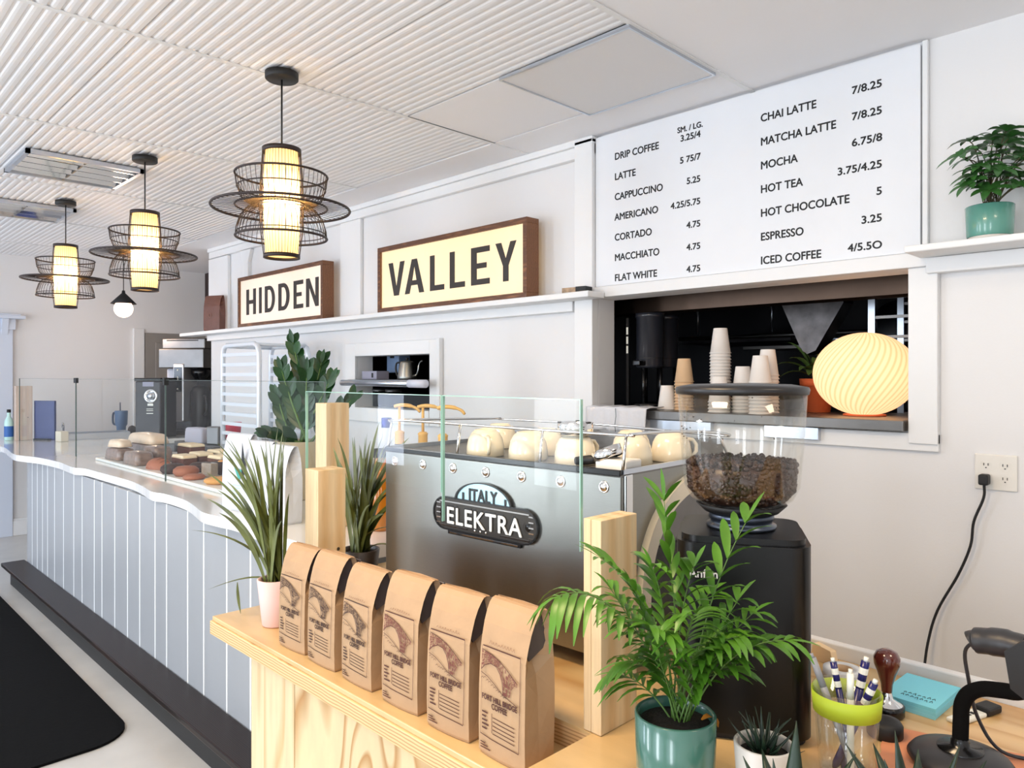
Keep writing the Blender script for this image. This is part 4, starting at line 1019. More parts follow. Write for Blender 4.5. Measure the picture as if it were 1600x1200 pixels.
# left end of the counter
pn = thing('upright_panel', 'dark blue upright panel beside the far left wooden post', 'panel', (-7.30, 1.60, Z0), R(35))
MB().box(-.10, .10, -.012, .012, 0, .335).build('screen_back', mat('panel_navy', srgb(64, 74, 124), .4, var=.2), pn, bevel=.004)
MB().box(-.07, .07, -.05, .05, 0, .012).build('foot', BLACK, pn)
bt = thing('blue_bottle', 'slim bottle with blue label at the far left counter end', 'bottle', (-7.47, 1.37, Z0))
MB().lathe([(1e-5, 0), (.032, 0), (.034, .004), (.034, .15), (.026, .18), (.014, .20), (.014, .235)], 24).build('bottle', mat('bottle_pale_aqua', srgb(190, 226, 220), .25), bt)
MB().lathe([(.0345, .03), (.0345, .12)], 24).build('blue_label', mat('label_blue', srgb(44, 98, 170), .5), bt)
MB().lathe([(.0155, .236), (.0155, .262), (1e-5, .263)], 20).build('cap', GLOSSB, bt)
bx = thing('beige_box', 'small beige box on the counter in front of the steel tray', 'box', (-7.02, 1.66, Z0), R(10))
MB().box(-.05, .05, -.03, .03, 0, .085).build('carton', mat('carton_beige', srgb(226, 216, 196), .7), bx, bevel=.003)
stt = thing('steel_tray', 'shallow steel drip tray on the counter left of the blue tumbler', 'tray', (-7.16, 1.97, Z0), R(80))
f = MB(); f.box(-.24, .24, -.13, .13, 0, .006); f.build('bottom', ALU, stt)
for a in ((-.24, .24, -.13, -.122), (-.24, .24, .122, .13), (-.24, -.232, -.122, .122), (.232, .24, -.122, .122)): MB().box(*a, .006, .055).build('side', ALU, stt, bevel=.002)
fc = thing('small_tap', 'low chrome tap standing behind the beige box', 'tap', (-7.40, 1.76, Z0))
MB().tube(smooth_path([(0, 0, 0), (0, 0, .10), (.02, -.01, .13), (.07, -.02, .13), (.09, -.025, .10)], 4), .009, 10).build('spout', CHROME, fc); MB().lathe([(.025, 0), (.025, .02), (.012, .025)], 20).build('collar', CHROME, fc)
MB().tube([(0, 0, .07), (-.06, .02, .09)], .006, 8).build('lever', CHROME, fc)
bd_ = thing('dark_tray', 'dark shallow tray of cloths behind the steel tray', 'tray', (-7.27, 2.36, Z0), R(88))
roundbox(.12, .055, .035, .03, .95).build('tray', BLACK, bd_)
for k in range(3): roundbox(.035, .03, .05, .02, .7, .2).build('dark_lump', mat('dark_cloth_%d' % k, srgb(58, 50, 50), .9), bd_, (-.075+.07*k, 0, .034))
tu = thing('blue_tumbler', 'tall blue insulated tumbler with handle and straw', 'tumbler', (-7.46, 2.25, Z0), R(-150))
MB().lathe([(1e-5, 0), (.036, 0), (.038, .004), (.040, .075), (.052, .095), (.056, .215), (.054, .222), (1e-5, .222)], 32).build('body', mat('tumbler_blue', srgb(84, 112, 150), .4), tu)
MB().tube(smooth_path([(.052, 0, .20), (.085, 0, .20), (.095, 0, .16), (.088, 0, .10), (.045, 0, .09)], 4), .009, 8).build('handle', mat('handle_slate', srgb(60, 70, 90), .5), tu)
MB().tube([(.01, 0, .222), (.012, 0, .30)], .0055, 8).build('straw', MATS['handle_slate'], tu)
pp = thing('paper_sheet', 'white paper sheet propped behind the blue tumbler', 'paper', (-7.44, 2.52, Z0), R(30))
MB().prism([(-.07, 0), (.06, 0), (.10, .24), (-.05, .25)], -.001, .001, 'y').build('sheet', WHITEP, pp)
# back-counter coffee grinder and brewer
cg = thing('bulk_grinder', 'black shop coffee grinder with a round silver dial', 'coffee grinder', (-6.93, 2.38, Z0), R(42))
MB().box(-.115, .115, -.14, .14, 0, .50).build('housing', mat('grinder_charcoal', srgb(48, 46, 50), .4, var=.1), cg, bevel=.01)
MB().box(-.12, .12, -.145, .145, .501, .53).build('lid', BLACK, cg, bevel=.004)
m = MB(); m.lathe([(.062, 0), (.062, .008), (.050, .012), (.046, .008), (1e-5, .008)], 32, T(.03, -.1405, .37, PI/2)); dl = m.build('dial', CHROME, cg)
m = MB(); m.lathe([(.030, .009), (.028, .026), (1e-5, .027)], 24, T(.03, -.1405, .37, PI/2)); m.build('dial_knob', ALU, dl)
MB().box(-.045, .055, -.1425, -.1402, .455, .495).build('badge', mat('badge_grey', srgb(150, 150, 170), .5), cg)
for a in ((0, .05, .285, .305), (-.01, .05, .255, .26), (-.01, .05, .24, .245), (-.01, .05, .215, .222)): MB().box(a[0], a[1], -.1425, -.1402, a[2], a[3]).build('printed_label', PWH, cg)
br = thing('coffee_brewer', 'tall steel and black drip coffee brewer at the end of the counter', 'coffee brewer', (-7.175, 2.815, Z0), R(36))
BRB = mat('brewer_black', srgb(44, 40, 42), .4, var=.1)
MB().box(-.23, .23, -.25, .20, 0, .035).build('base', BRB, br, bevel=.006)
MB().box(-.23, .23, .0, .20, .036, .62).build('back_column', BRB, br, bevel=.004)
MB().box(-.23, .23, -.22, .20, .621, .80).build('head', STEELD, br, bevel=.008)
MB().box(-.22, .22, -.18, .19, .801, .90).build('water_tank', STEELD, br, bevel=.01)
MB().box(-.17, .15, -.184, -.176, .875, .885).build('tank_slot', BLACK, br)
MB().box(-.075, .035, -.232, .0, .12, .66).build('control_column', mat('brewer_silver', srgb(206, 204, 206), .3, .6), br, bevel=.012)
cp = MB(); cp.box(-.060, .020, -.2365, -.2325, .40, .63); cpo = cp.build('control_panel', GLOSSB, br, bevel=.002)
for z in (.60, .535, .515, .425): MB().ball(.008, .003, .008, T(-.02, -.238, z), 10, 6).build('button', PWH, cpo)
m = MB(); m.lathe([(.055, .0), (.085, .05), (.088, .10), (1e-5, .101)], 28, T(.13, -.10, .515)); m.build('brew_basket', GLOSSB, br)
m = MB(); m.lathe([(1e-5, 0), (.085, 0), (.088, .01), (.088, .36), (.07, .40), (.045, .42), (1e-5, .425)], 32, T(.125, -.10, .036)); ca = m.build('thermal_server', BRB, br)
MB().tube(smooth_path([(.20, -.16, .36), (.245, -.2, .34), (.25, -.2, .22), (.20, -.16, .18)], 4), .012, 8).build('server_handle', BLACK, ca)
MB().tube([(.17, -.19, .07), (.21, -.24, .06)], .012, 8).build('tap', BLACK, ca)
MB().box(-.231, -.08, -.10, -.02, .26, .62).build('side_tank', mat('tank_white', srgb(214, 214, 224), .5), br, bevel=.02)
pw_ = thing('grey_cloth', 'folded grey paper wipes on the steel table behind the cakes', 'wipes', (-5.58, 2.22, 1.0), R(10))
roundbox(.12, .05, .11, .02, .92).build('stack', mat('grey_wipes', srgb(186, 184, 196), .9, bump=.4, bscale=30), pw_)
sb2 = thing('steel_bin', 'small square steel bin behind the cakes near the rack', 'bin', (-5.32, 2.24, 1.0), R(20))
MB().box(-.06, .06, -.035, .035, 0, .13).build('bin', STEELD, sb2, bevel=.008)
rd = thing('red_cup', 'red plastic cup standing left of the pan rack', 'cup', (-5.40, 2.40, 1.0))
MB().lathe([(1e-5, 0), (.05, 0), (.065, .15), (.062, .15), (.048, .006)], 24).build('cup', mat('cup_red', srgb(196, 40, 70), .5), rd)
kt_ = thing('side_table', 'narrow steel side table against the back wall behind the rack', 'table', (-5.45, 2.42, 0))
MB().box(-.40, .30, -.28, .28, .96, .9995).build('top', STEELD, kt_, bevel=.004)
for a in ((-.38, -.26), (.28, -.26), (-.38, .26), (.28, .26)): MB().box(a[0]-.02, a[0]+.02, a[1]-.02, a[1]+.02, 0, .96).build('leg', STEELD, kt_)

# bun-pan rack
rk = thing('pan_rack', 'tall white aluminium pan rack with round topped ladder sides', 'rack', (-4.72, 2.35, 0), R(0))
RKM = mat('rack_white_metal', srgb(232, 238, 246), .3, .3)
for yy, dx in ((-.20, 0.0), (.20, -.10)):
    w_ = .27; h = 1.705
    path = [(-w_, 0, .1), (-w_, 0, h-.06), (-w_+.02, 0, h-.015), (-w_+.06, 0, h), (w_-.06, 0, h), (w_-.02, 0, h-.015), (w_, 0, h-.06), (w_, 0, .1)]
    f = MB().tube([(x+dx, yy, z) for x, y, z in path], .017, 10).build('side_frame', RKM, rk)
    for k in range(16):
        z = 1.64-.0735*k*.9
        MB().box(-w_+.015+dx, w_-.015+dx, yy-.012, yy+.012, z-.011, z+.011).build('runner', RKM, f)
for sx in (-1, 1):
    MB().tube([(sx*.24, -.20, 1.70), (sx*.24-.10, .20, 1.70)], .012, 8).build('top_bar', RKM, rk)
    MB().tube([(sx*.24, -.20, .12), (sx*.24-.10, .20, .12)], .014, 8).build('bottom_bar', RKM, rk)
    for yy, dx in ((-.20, 0), (.20, -.10)):
        m = MB(); m.lathe([(.045, -.012), (.05, -.008), (.05, .008), (.045, .012)], 20, T(sx*.27+dx, yy, .0505, PI/2), close=True); m.lathe([(1e-5, -.012), (.045, -.012)], 20, T(sx*.27+dx, yy, .0505, PI/2)); m.lathe([(.045, .012), (1e-5, .012)], 20, T(sx*.27+dx, yy, .0505, PI/2)); m.build('caster', BLACK, rk)

# syrups behind the espresso machine
SYR = thin_glass('syrup_glass', (.80, .76, .70, 1), .14); AMB = mat('amber_syrup', srgb(186, 112, 26), .12, coat=.8, var=.2)
TANP = mat('pump_tan', srgb(226, 180, 102), .4); DKS = mat('dark_syrup', srgb(60, 34, 24), .3, coat=.4, var=.3)
sp = thing('syrup_bottle', 'syrup bottle with tan pump, leftmost of three behind the machine', 'syrup bottle', (-2.335, 1.70, Z0), R(40), 'pump syrup bottles behind the machine')
MB().lathe([(1e-5, .003), (.034, .003), (.037, .008), (.037, .17), (.030, .21), (.0155, .24), (.0145, .29)], 28).build('bottle', SYR, sp)
MB().lathe([(1e-5, .005), (.034, .005), (.035, .15), (1e-5, .15)], 24).build('syrup', DKS, sp)
MB().lathe([(.017, .285), (.0175, .262), (.0185, .262), (.0185, .285)], 20, close=True).build('black_ring', BLACK, sp)
MB().lathe([(.018, .286), (.018, .325), (.020, .330), (.012, .337), (1e-5, .338)], 22).build('pump_collar', TANP, sp)
MB().tube([(0, 0, .337), (0, 0, .428)], .0055, 10).build('pump_stem', TANP, sp)
MB().tube(smooth_path([(-.020, 0, .430), (0, 0, .435), (.034, 0, .434), (.066, 0, .424), (.082, 0, .408)], 4), [.010]*5+[.011]*5+[.008]*6+[.006], 10, flat=.7).build('pump_nozzle', TANP, sp)
dup(sp, (-2.22, 1.725, Z0), R(44), 'syrup bottle with tan pump, middle of three behind the machine')
dup(sp, (-2.095, 1.72, Z0), R(40), 'syrup bottle with tan pump, rightmost of three, behind the glass seam')
bb = thing('blue_cap_bottle', 'clear bottle with shiny blue cap beside the left edge of the machine', 'bottle', (-2.55, 1.79, Z0))
MB().lathe([(1e-5, .003), (.037, .003), (.040, .01), (.040, .20), (.032, .25), (.018, .29), (.0165, .335)], 28).build('bottle', thin_glass('bottle_clear', (.93, .93, .93, 1), .2), bb)
MB().lathe([(.0405, .06), (.0405, .19)], 28).build('label', PWH, bb)
MB().lathe([(.021, .333), (.0215, .335), (.0215, .372), (.020, .374), (1e-5, .374)], 24).build('cap', mat('cap_blue', srgb(30, 46, 130), .15, .5), bb)
ab = thing('amber_jar', 'round amber syrup jar partly hidden by the spiky leaves', 'jar', (-2.20, 1.52, Z0))
MB().lathe([(1e-5, .0), (.040, .0), (.046, .01), (.050, .08), (.050, .17), (.042, .21), (.026, .235), (.024, .26)], 32).build('jar', AMB, ab)
MB().lathe([(.029, .258), (.029, .288), (1e-5, .290)], 24).build('lid', BLACK, ab)

# brown bag on the high shelf
kb = thing('brown_coffee_bag', 'red brown coffee bag at the left end of the high shelf', 'coffee bag', (-6.27, 2.60, 1.8856), R(25))
bag_mesh(.085, 41, .30).build('bag', mat('brown_foil_paper', srgb(128, 84, 70), .5, var=.25, scale=12, bump=.3), kb, bevel=.002)
m = MB(); m.lathe([(.018, -.001), (.018, .001), (.014, .001), (.014, -.001)], 20, T(-.01, -.004, .13, PI/2), close=True); m.build('valve_stamp', mat('stamp_tan', srgb(160, 112, 92), .6), kb)
# ================================================================== PLANTS
SIDE = Vector((.704, .710, 0)); AWAY = Vector((-.710, .704, 0)); UPV = Vector((0, 0, 1))
def q3(s, u, a=0.0): return SIDE*s+UPV*u+AWAY*a         # sideways, up, away from the shop front
def pot(root, m, r0, r1, h, th=.006, soil=.012, foot=None, ribs=False):
    prof = [(1e-5, .001), (r0-.002, .001), (r0, .004), (r1, h-.002), (r1-th*.5, h), (r1-th, h-.003), (r1-th-.001, h-soil-.004)]
    MB().lathe(prof, 44).build('pot', m, root)
    MB().lathe([(r1-th, h-soil-.003), (r1*.5, h-soil+.002), (1e-5, h-soil+.003)], 32).build('soil', SOIL, root)

# --- feathery palm in the green pot
rnd = random.Random(11)
pa = thing('potted_palm', 'feathery bright green parlour palm in a glossy green pot', 'potted plant', (-.582, .905, ZD+.0004))
pot(pa, PETG, .054, .0575, .125)
def frond(fol, stm, base, ctrl, tip, nl, ll, lw, droop=.25, start=.35, r=.0016, upb=UPV):
    P = bez(base, ctrl, tip, 14); stm.tube(P, [r*(1-.6*i/14) for i in range(15)], 5)
    for k in range(nl):
        s = start+(1-start)*k/(nl-1)*.98
        i = min(13, int(s*14)); f = s*14-i; p = P[i].lerp(P[i+1], f); t = (P[i+1]-P[i]).normalized()
        sd = t.cross(upb)
        if sd.length < .05: sd = t.cross(AWAY)
        sd.normalize()
        for sg in (-1, 1):
            l = ll*(.75+.5*math.sin(PI*(s-start)/(1-start)*.85+.25))*rnd.uniform(.85, 1.1)
            d = (t*.62+sd*sg*.80+UPV*rnd.uniform(-.05, .15)).normalized()
            e = p+d*l-UPV*l*droop*rnd.uniform(.7, 1.3)
            c = p+d*l*.55+UPV*l*.06
            fol.leaf(bez(p, c, e, 5), lw*rnd.uniform(.85, 1.1), UPV, .22)
    l = ll*.8; fol.leaf(bez(P[-1], P[-1]+(P[-1]-P[-2]).normalized()*l*.5, P[-1]+(P[-1]-P[-2]).normalized()*l-UPV*l*droop*.6, 4), lw*.8, UPV, .2)
fol, stm = MB(), MB(); PB = q3(0.008, .112)
PF = [  # ctrl (side, up, away), tip, n leaflets, leaflet length, width, droop, start
 ((.004, .27, .03), (-.012, .425, .02), 7, .060, .0125, .08, .55),
 ((.03, .27, .0), (.105, .395, .01), 6, .068, .0140, .16, .50),
 ((-.085, .33, -.02), (-.170, .305, -.05), 9, .058, .0105, .95, .42),
 ((-.03, .30, .0), (-.105, .345, -.01), 7, .060, .0105, .15, .50),
 ((.06, .24, -.03), (.140, .245, -.05), 8, .055, .0115, .35, .35),
 ((.055, .22, .03), (.115, .220, .02), 7, .055, .0110, .35, .35),
 ((.04, .18, .03), (.10, .170, .05), 7, .05, .0105, .3, .4),
 ((-.03, .20, .02), (-.07, .185, .03), 7, .055, .0105, .5, .35),
 ((.0, .25, -.03), (.015, .285, -.06), 9, .055, .0125, .55, .40),
 ((-.02, .22, .05), (-.06, .25, .09), 8, .055, .0115, .4, .4),
 ((.02, .24, .05), (.07, .27, .08), 8, .055, .0115, .4, .4),
 ((-.015, .25, -.03), (-.045, .265, -.05), 8, .055, .0120, .6, .4),
 ((.03, .24, -.03), (.075, .25, -.05), 8, .055, .0115, .5, .4),
 ((.01, .22, -.03), (.02, .235, -.06), 7, .048, .0110, .35, .5),
 ((-.01, .28, .0), (-.035, .335, -.01), 8, .055, .0120, .35, .45),
 ((.01, .28, .02), (.035, .325, .03), 7, .052, .0120, .3, .5),
 ((-.03, .15, .05), (-.07, .15, .07), 7, .05, .010, .5, .35),
 ((.02, .20, .0), (.055, .245, -.02), 8, .055, .0115, .45, .35),
 ((-.02, .20, .01), (-.055, .29, .02), 8, .058, .0115, .35, .35),
 ((.03, .20, -.01), (.09, .285, .0), 8, .058, .0115, .40, .35),
 ((-.01, .16, -.01), (-.03, .215, -.035), 8, .054, .0110, .45, .35),
 ((.02, .16, -.01), (.045, .205, -.03), 8, .054, .0110, .45, .35),
 ((.05, .20, .02), (.120, .255, .03), 8, .054, .0110, .45, .40),
 ((-.04, .22, .03), (-.085, .285, .05), 8, .056, .0110, .45, .38),
]
for i, (c, t, n, ll, lw, dr, stt_) in enumerate(PF):
    a = 2*PI*i/len(PF); b0 = PB+Vector((.012*math.cos(a), .012*math.sin(a), -.002))
    frond(fol, stm, b0, q3(*c)+Vector((0, 0, 0)), q3(*t), n, ll, lw, dr, stt_)
stm.build('stems', STEM, pa); fol.build('fronds', LEAFP, pa)
dl_ = MB(); dl_.leaf(bez(q3(.035, .118, -.01), q3(.055, .128, -.0), q3(.064, .098, .01), 5), .014, UPV, .2); dl_.build('dry_leaf', mat('leaf_orange_dry', srgb(206, 132, 40), .6), pa)

# --- spiky long-leaved plants
def spiky(root, base, s, tips, extra, spread, hmin, hmax, seed, width=.0165, bias=0):
    rn = random.Random(seed); fol = MB()
    def blade(tip, sag, w):
        b = base+Vector((rn.uniform(-.02, .02), rn.uniform(-.02, .02), -.004)); d = tip-b
        c = b+Vector((d.x*.32, d.y*.32, d.z*.62+sag))
        fol.leaf(bez(b, c, tip, 10), w, Vector((rn.uniform(-.4, .4), -1, .4)) if abs(d.z) > .6*d.length else UPV, .35, lambda t: min(1, .45+t*1.6)*(1-t**3.0)+.02)
    for tp in tips: blade(base+q3(*tp), .03+.10*max(0, abs(tp[0])-.12), width)
    for k in range(extra):
        a = rn.uniform(0, 2*PI); r = spread*math.sqrt(rn.random())
        blade(base+q3(bias, 0)+Vector((r*math.cos(a), r*math.sin(a), rn.uniform(hmin, hmax))), .04, width*rn.uniform(.7, 1))
    return fol.build('leaves', LEAFD, root)
sp1 = thing('spiky_plant', 'long leaved striped spiky plant in a pink pot at the plywood shelf end', 'potted plant', (-1.80, .915, ZB+.0004))
pot(sp1, PINKP, .034, .0465, .122)
spiky(sp1, Vector((0, 0, .115)), 0, [(-.135, .345, .03), (-.125, .29, .0), (-.185, -.03, .02), (-.235, .125, .03), (-.20, .205, .05), (-.09, .37, .05), (-.012, .40, .06), (.015, .375, .02), (.035, .395, -.05), (-.14, .18, -.02), (-.05, .33, .0), (-.15, .25, .06), (-.19, .28, .02), (-.03, .36, -.03), (-.10, .31, .05)], 30, .10, .16, .38, 5, bias=-.06)
m = MB().leaf(bez(q3(-.10, .11, .0), q3(-.105, .07, .01), q3(-.095, .025, .01), 6), .008, AWAY, .3); m.build('hanging_leaf', LEAFD, sp1)
sp2 = thing('spiky_plant', 'spiky green plant in a dark pot behind glass, left of the machine', 'potted plant', (-1.84, 1.20, ZD+.0004))
pot(sp2, mat('pot_dark_brown', srgb(52, 42, 36), .4, coat=.3), .045, .056, .10)
spiky(sp2, Vector((0, 0, .092)), 0, [(.06, .33, .02), (.095, .30, -.02), (.10, .20, -.03), (-.03, .33, .03), (.02, .345, .0), (.12, .25, .0), (.10, .14, -.04), (.11, .08, -.05), (-.06, .26, .0), (.075, .24, -.03), (.05, .38, .04), (.12, .02, -.05), (-.09, .30, .04), (.14, .33, .02), (.13, .16, -.02), (.08, .12, -.06), (.06, .18, -.06), (-.05, .2, .0)], 34, .10, .12, .34, 8, .020, bias=.02)

# --- glossy dark plant (oval leaves up thick stems)
zz = thing('glossy_leaf_plant', 'dark glossy oval leaved plant in a beige pot on the counter', 'potted plant', (-3.03, 1.66, HC+.0004))
pot(zz, BEIGEP, .085, .105, .258, .010)
fol, stm = MB(), MB(); rnd = random.Random(21)
def zstem(ctrl, tip, n, ll, lw):
    b = Vector((rnd.uniform(-.03, .03), rnd.uniform(-.03, .03), .24)); P = bez(b, b+q3(*ctrl), b+q3(*tip), 16)
    stm.tube(P, [.0075*(1-.75*i/16) for i in range(17)], 7)
    for k in range(n):
        s = .22+.76*k/(n-1); i = min(15, int(s*16)); p = P[i].lerp(P[i+1], s*16-i); t = (P[i+1]-P[i]).normalized()
        for sg in (-1, 1):
            ax = SIDE if k % 2 == 0 else (SIDE*.75+AWAY*.6*sg)
            d = (t*.86+ax.normalized()*sg*.52+UPV*.15+AWAY*rnd.uniform(-.35, .25)).normalized(); l = ll*(1-.35*s)*rnd.uniform(.85, 1.1)
            fol.leaf(bez(p, p+d*l*.5+UPV*.006, p+d*l, 6), lw*(1-.25*s), -AWAY+UPV*.5, .15, lambda t_: math.sin(PI*min(1, .06+t_*.94))**.7)
    d = (P[-1]-P[-2]).normalized(); fol.leaf(bez(P[-1], P[-1]+d*.03, P[-1]+d*.065, 5), .022, -AWAY, .15)
for c, t, n in (((.03, .20, 0), (-.035, .46, .0), 10), ((-.07, .16, 0), (-.115, .335, -.02), 8), ((.07, .16, -.02), (.14, .29, -.02), 8), ((.08, .10, .0), (.19, .20, .02), 7), ((.01, .16, -.03), (.02, .33, -.05), 8), ((-.05, .10, .02), (-.08, .21, .03), 6), ((.04, .18, .04), (.075, .37, .06), 8), ((-.07, .03, -.02), (-.15, .04, -.03), 5)):
    zstem(c, t, n, .112, .047)
stm.build('stems', STEM, zz); fol.build('leaves', LEAFZ, zz)

# --- umbrella plant on the side shelf
um = thing('umbrella_plant', 'bushy umbrella plant in a teal pot on the side wall shelf', 'potted plant', (-.575, 2.645, 1.9155))
MB().lathe([(1e-5, 0), (.055, 0), (.057, .010), (.0575, .012)], 36).build('saucer', WHITEPOT, um)
MB().lathe([(.060, .012), (.062, .016), (.066, .105), (.064, .107), (.061, .104), (.060, .09), (1e-5, .092)], 40).build('pot', mat('pot_teal', srgb(92, 152, 138), .25, coat=.5), um)
MB().lathe([(.0595, .0925), (.03, .097), (1e-5, .098)], 28).build('soil', SOIL, um)
fol, stm = MB(), MB(); rnd = random.Random(33)
def whorl(p, axis, n, ll, lw, droop):
    axis = axis.normalized(); a = axis.cross(Vector((.3, .2, 1)))
    if a.length < .05: a = SIDE.copy()
    a.normalize(); b = axis.cross(a)
    for k in range(n):
        w = 2*PI*k/n+rnd.uniform(-.15, .15); d = (a*math.cos(w)+b*math.sin(w))*.9+axis*.35; l = ll*rnd.uniform(.8, 1.1)
        e = p+d.normalized()*l-UPV*l*droop; fol.leaf(bez(p, p+d.normalized()*l*.55+UPV*l*.08, e, 6), lw, axis, .15, lambda t_: math.sin(PI*min(1, .05+t_*.95))**.75)
SP = [((-.03, .16, 0), (-.105, .165, -.02)), ((-.02, .20, 0), (-.05, .215, .0)), ((.0, .20, 0), (.03, .245, .0)), ((.03, .18, 0), (.075, .225, -.01)), ((.04, .14, 0), (.105, .17, -.01)), ((-.05, .09, -.03), (-.10, .07, -.05)), ((.05, .08, -.02), (.10, .075, -.04)), ((.0, .11, -.04), (-.01, .10, -.085)), ((-.02, .14, -.02), (-.03, .155, -.05)), ((.03, .12, -.03), (.045, .13, -.07)), ((.0, .10, 0), (-.055, .10, -.02)), ((.02, .15, .0), (.01, .185, -.03)), ((-.03, .08, .0), (-.07, .12, -.045)), ((.03, .08, -.02), (.065, .10, -.05)), ((.02, .06, -.03), (.03, .05, -.08)), ((-.02, .06, -.03), (-.05, .045, -.075))]
SP += [((c[0]*.8+.015, c[1]*.85+.02, c[2]+.02), (t[0]*.72+.012, t[1]*.88+.012, t[2]+.035)) for c, t in SP[:14]]
for c, t in SP:
    b = Vector((rnd.uniform(-.02, .02), rnd.uniform(-.02, .02), .092)); P = bez(b, b+q3(*c), b+q3(*t), 8); stm.tube(P, .0018, 5)
    whorl(P[-1], (P[-1]-P[-2])+UPV*.02, 7, .064, .0235, .38)
stm.build('stems', mat('stem_brown_green', srgb(78, 72, 46), .6), um); fol.build('leaves', LEAFS, um)

# --- plant in terracotta pot on the pass-through ledge (on the ledge made below)
tc_ = thing('terracotta_plant', 'broad leaved plant in an orange terracotta pot beside the glowing globe', 'potted plant', (-1.295, 3.095, 1.3476))
MB().lathe([(1e-5, 0), (.050, 0), (.064, .110), (.070, .110), (.072, .140), (.066, .140), (.063, .118)], 36).build('pot', TERRA, tc_)
MB().lathe([(.0625, .120), (.03, .126), (1e-5, .127)], 24).build('soil', SOIL, tc_)
fol = MB(); rnd = random.Random(3)
for s, u, a in ((-.17, .075, 0), (-.13, .10, -.03), (-.10, .05, -.06), (-.07, .13, .02), (-.15, .02, .03), (-.03, .10, -.06), (.0, .12, 0), (.02, .09, -.04), (.03, .06, .05), (-.07, .03, -.08), (-.12, .17, .02), (-.05, .07, -.02)):
    b = Vector((0, 0, .124)); e = b+q3(s, u, a); fol.leaf(bez(b, b+q3(s*.5, u*.5+.07, a*.5), e, 8), .040, UPV, .25, lambda t_: math.sin(PI*max(0, min(1, (t_-.2)/.8)))**.7*1.0+.06)
fol.build('leaves', mat('leaf_olive', srgb(92, 122, 62), .4, var=.3), tc_)

# --- small succulents at the table front
def haworthia(root, n, l, w, z, seed, spread=.9):
    rn = random.Random(seed); m = MB()
    for k in range(n):
        a = 2.4*k; e = .35+1.1*(k/n); d = Vector((math.cos(a)*math.cos(e*spread), math.sin(a)*math.cos(e*spread), math.sin(e)))
        p0 = Vector((math.cos(a)*.008, math.sin(a)*.008, z)); ll = l*rn.uniform(.8, 1.1)
        m.tube(bez(p0, p0+d*ll*.55-UPV*.004, p0+d*ll+UPV*ll*.12, 6), [w*.75, w, w*.95, w*.8, w*.55, w*.28, .0004], 6, flat=.55)
    return m.build('leaves', LEAFH, root)
s1 = thing('potted_succulent', 'small dark spiky succulent in a white pot in front of the grinder', 'potted plant', (-.478, .965, ZD+.0004))
pot(s1, WHITEPOT, .034, .0405, .098, .005, .014)
haworthia(s1, 16, .048, .0038, .082, 2)
m = MB()
for k in range(9):
    a = 2.4*k; m.tube(bez((0, 0, .082), (.015*math.cos(a), .015*math.sin(a), .115), (.035*math.cos(a), .035*math.sin(a), .125+.006*(k % 3)), 5), .0008, 4)
m.build('thin_shoots', LEAFH, s1)
s2 = thing('potted_aloe', 'dark green toothed aloe rosette in front of the pen tumbler, right', 'potted plant', (-.280, .950, ZD+.0004))
pot(s2, WHITEPOT, .034, .040, .075, .005, .012)
haworthia(s2, 10, .098, .0135, .066, 5, 1.0)
s3 = thing('potted_aloe', 'dark green aloe with two upright leaves at the bottom edge, left of the tumbler base', 'potted plant', (-.395, .865, ZD+.0004))
pot(s3, PINKP, .030, .036, .060, .005, .012)
haworthia(s3, 8, .105, .0140, .052, 9, 1.05)
# ================================================================== KITCHEN HATCH
ld = thing('hatch_ledge', 'stainless steel ledge of the large kitchen hatch', 'ledge', (-1.51, 2.95, 1.3472))
MB().box(-.672, .672, -.255, .30, -.038, 0).build('shelf', STEELD, ld, bevel=.003)
for a in ((-.36, -.06), (.17, .38)): MB().box(a[0], a[1], -.245, -.205, -.085, -.0385).build('bracket_rail', ALU, ld, bevel=.002)
LZ = 1.3478
def cupmb(r0, r1, h):
    return MB().lathe([(1e-5, h), (r0-.001, h), (r0, h-.002), (r1, .004), (r1+.0032, .0035), (r1+.0032, 0), (r1-.0009, 0), (r0-.0011, h-.003), (1e-5, h-.003)], 22)
WC = cupmb(.029, .0425, .108); KC = cupmb(.028, .0405, .104)
protoW = protoK = None
def stack(x, y, n, pitch, label_top, label, white=True, group='paper cup stacks on the hatch ledge', scale=1.0):
    global protoW, protoK
    for k in range(n):
        l = label_top if k == n-1 else label
        loc = (x, y, LZ+pitch*k)
        if white and protoW is None:
            protoW = t = thing('paper_cup', l, 'paper cup', loc, 0, group); WC.build('cup', WHITEC, t)
        elif not white and protoK is None:
            protoK = t = thing('paper_cup', l, 'paper cup', loc, 0, group); KC.build('cup', KRAFTC, t)
        else:
            t = dup(protoW if white else protoK, loc, 0, l, group)
        t['group'] = group
stack(-1.787, 2.85, 10, .0138, 'top kraft cup of the tan stack at the left of the ledge', 'kraft paper cup nested in the tan stack at the left of the ledge', False, 'tan cups at the left of the ledge')
stack(-1.875, 2.85, 1, .012, 'single cup left of the tan stack', 'x', True, 'loose paper cups on the ledge')
stack(-1.620, 2.87, 19, .0138, 'top cup of the tallest white stack', 'white paper cup nested in the tallest stack', True, 'white cups of the tallest stack')
stack(-1.570, 2.77, 4, .0138, 'top cup of the short white stack before the tallest stack', 'white paper cup nested in the short stack before the tallest one', True, 'white cups of the short front stack')
stack(-1.500, 2.84, 7, .0138, 'top cup of the medium white stack in the middle of the ledge', 'white paper cup nested in the medium stack in the middle of the ledge', True, 'white cups of the medium stack')
stack(-1.405, 2.87, 12, .0138, 'top cup of the taller white stack beside the leafy terracotta pot', 'white paper cup nested in the taller stack beside the terracotta pot', True, 'white cups beside the terracotta pot')
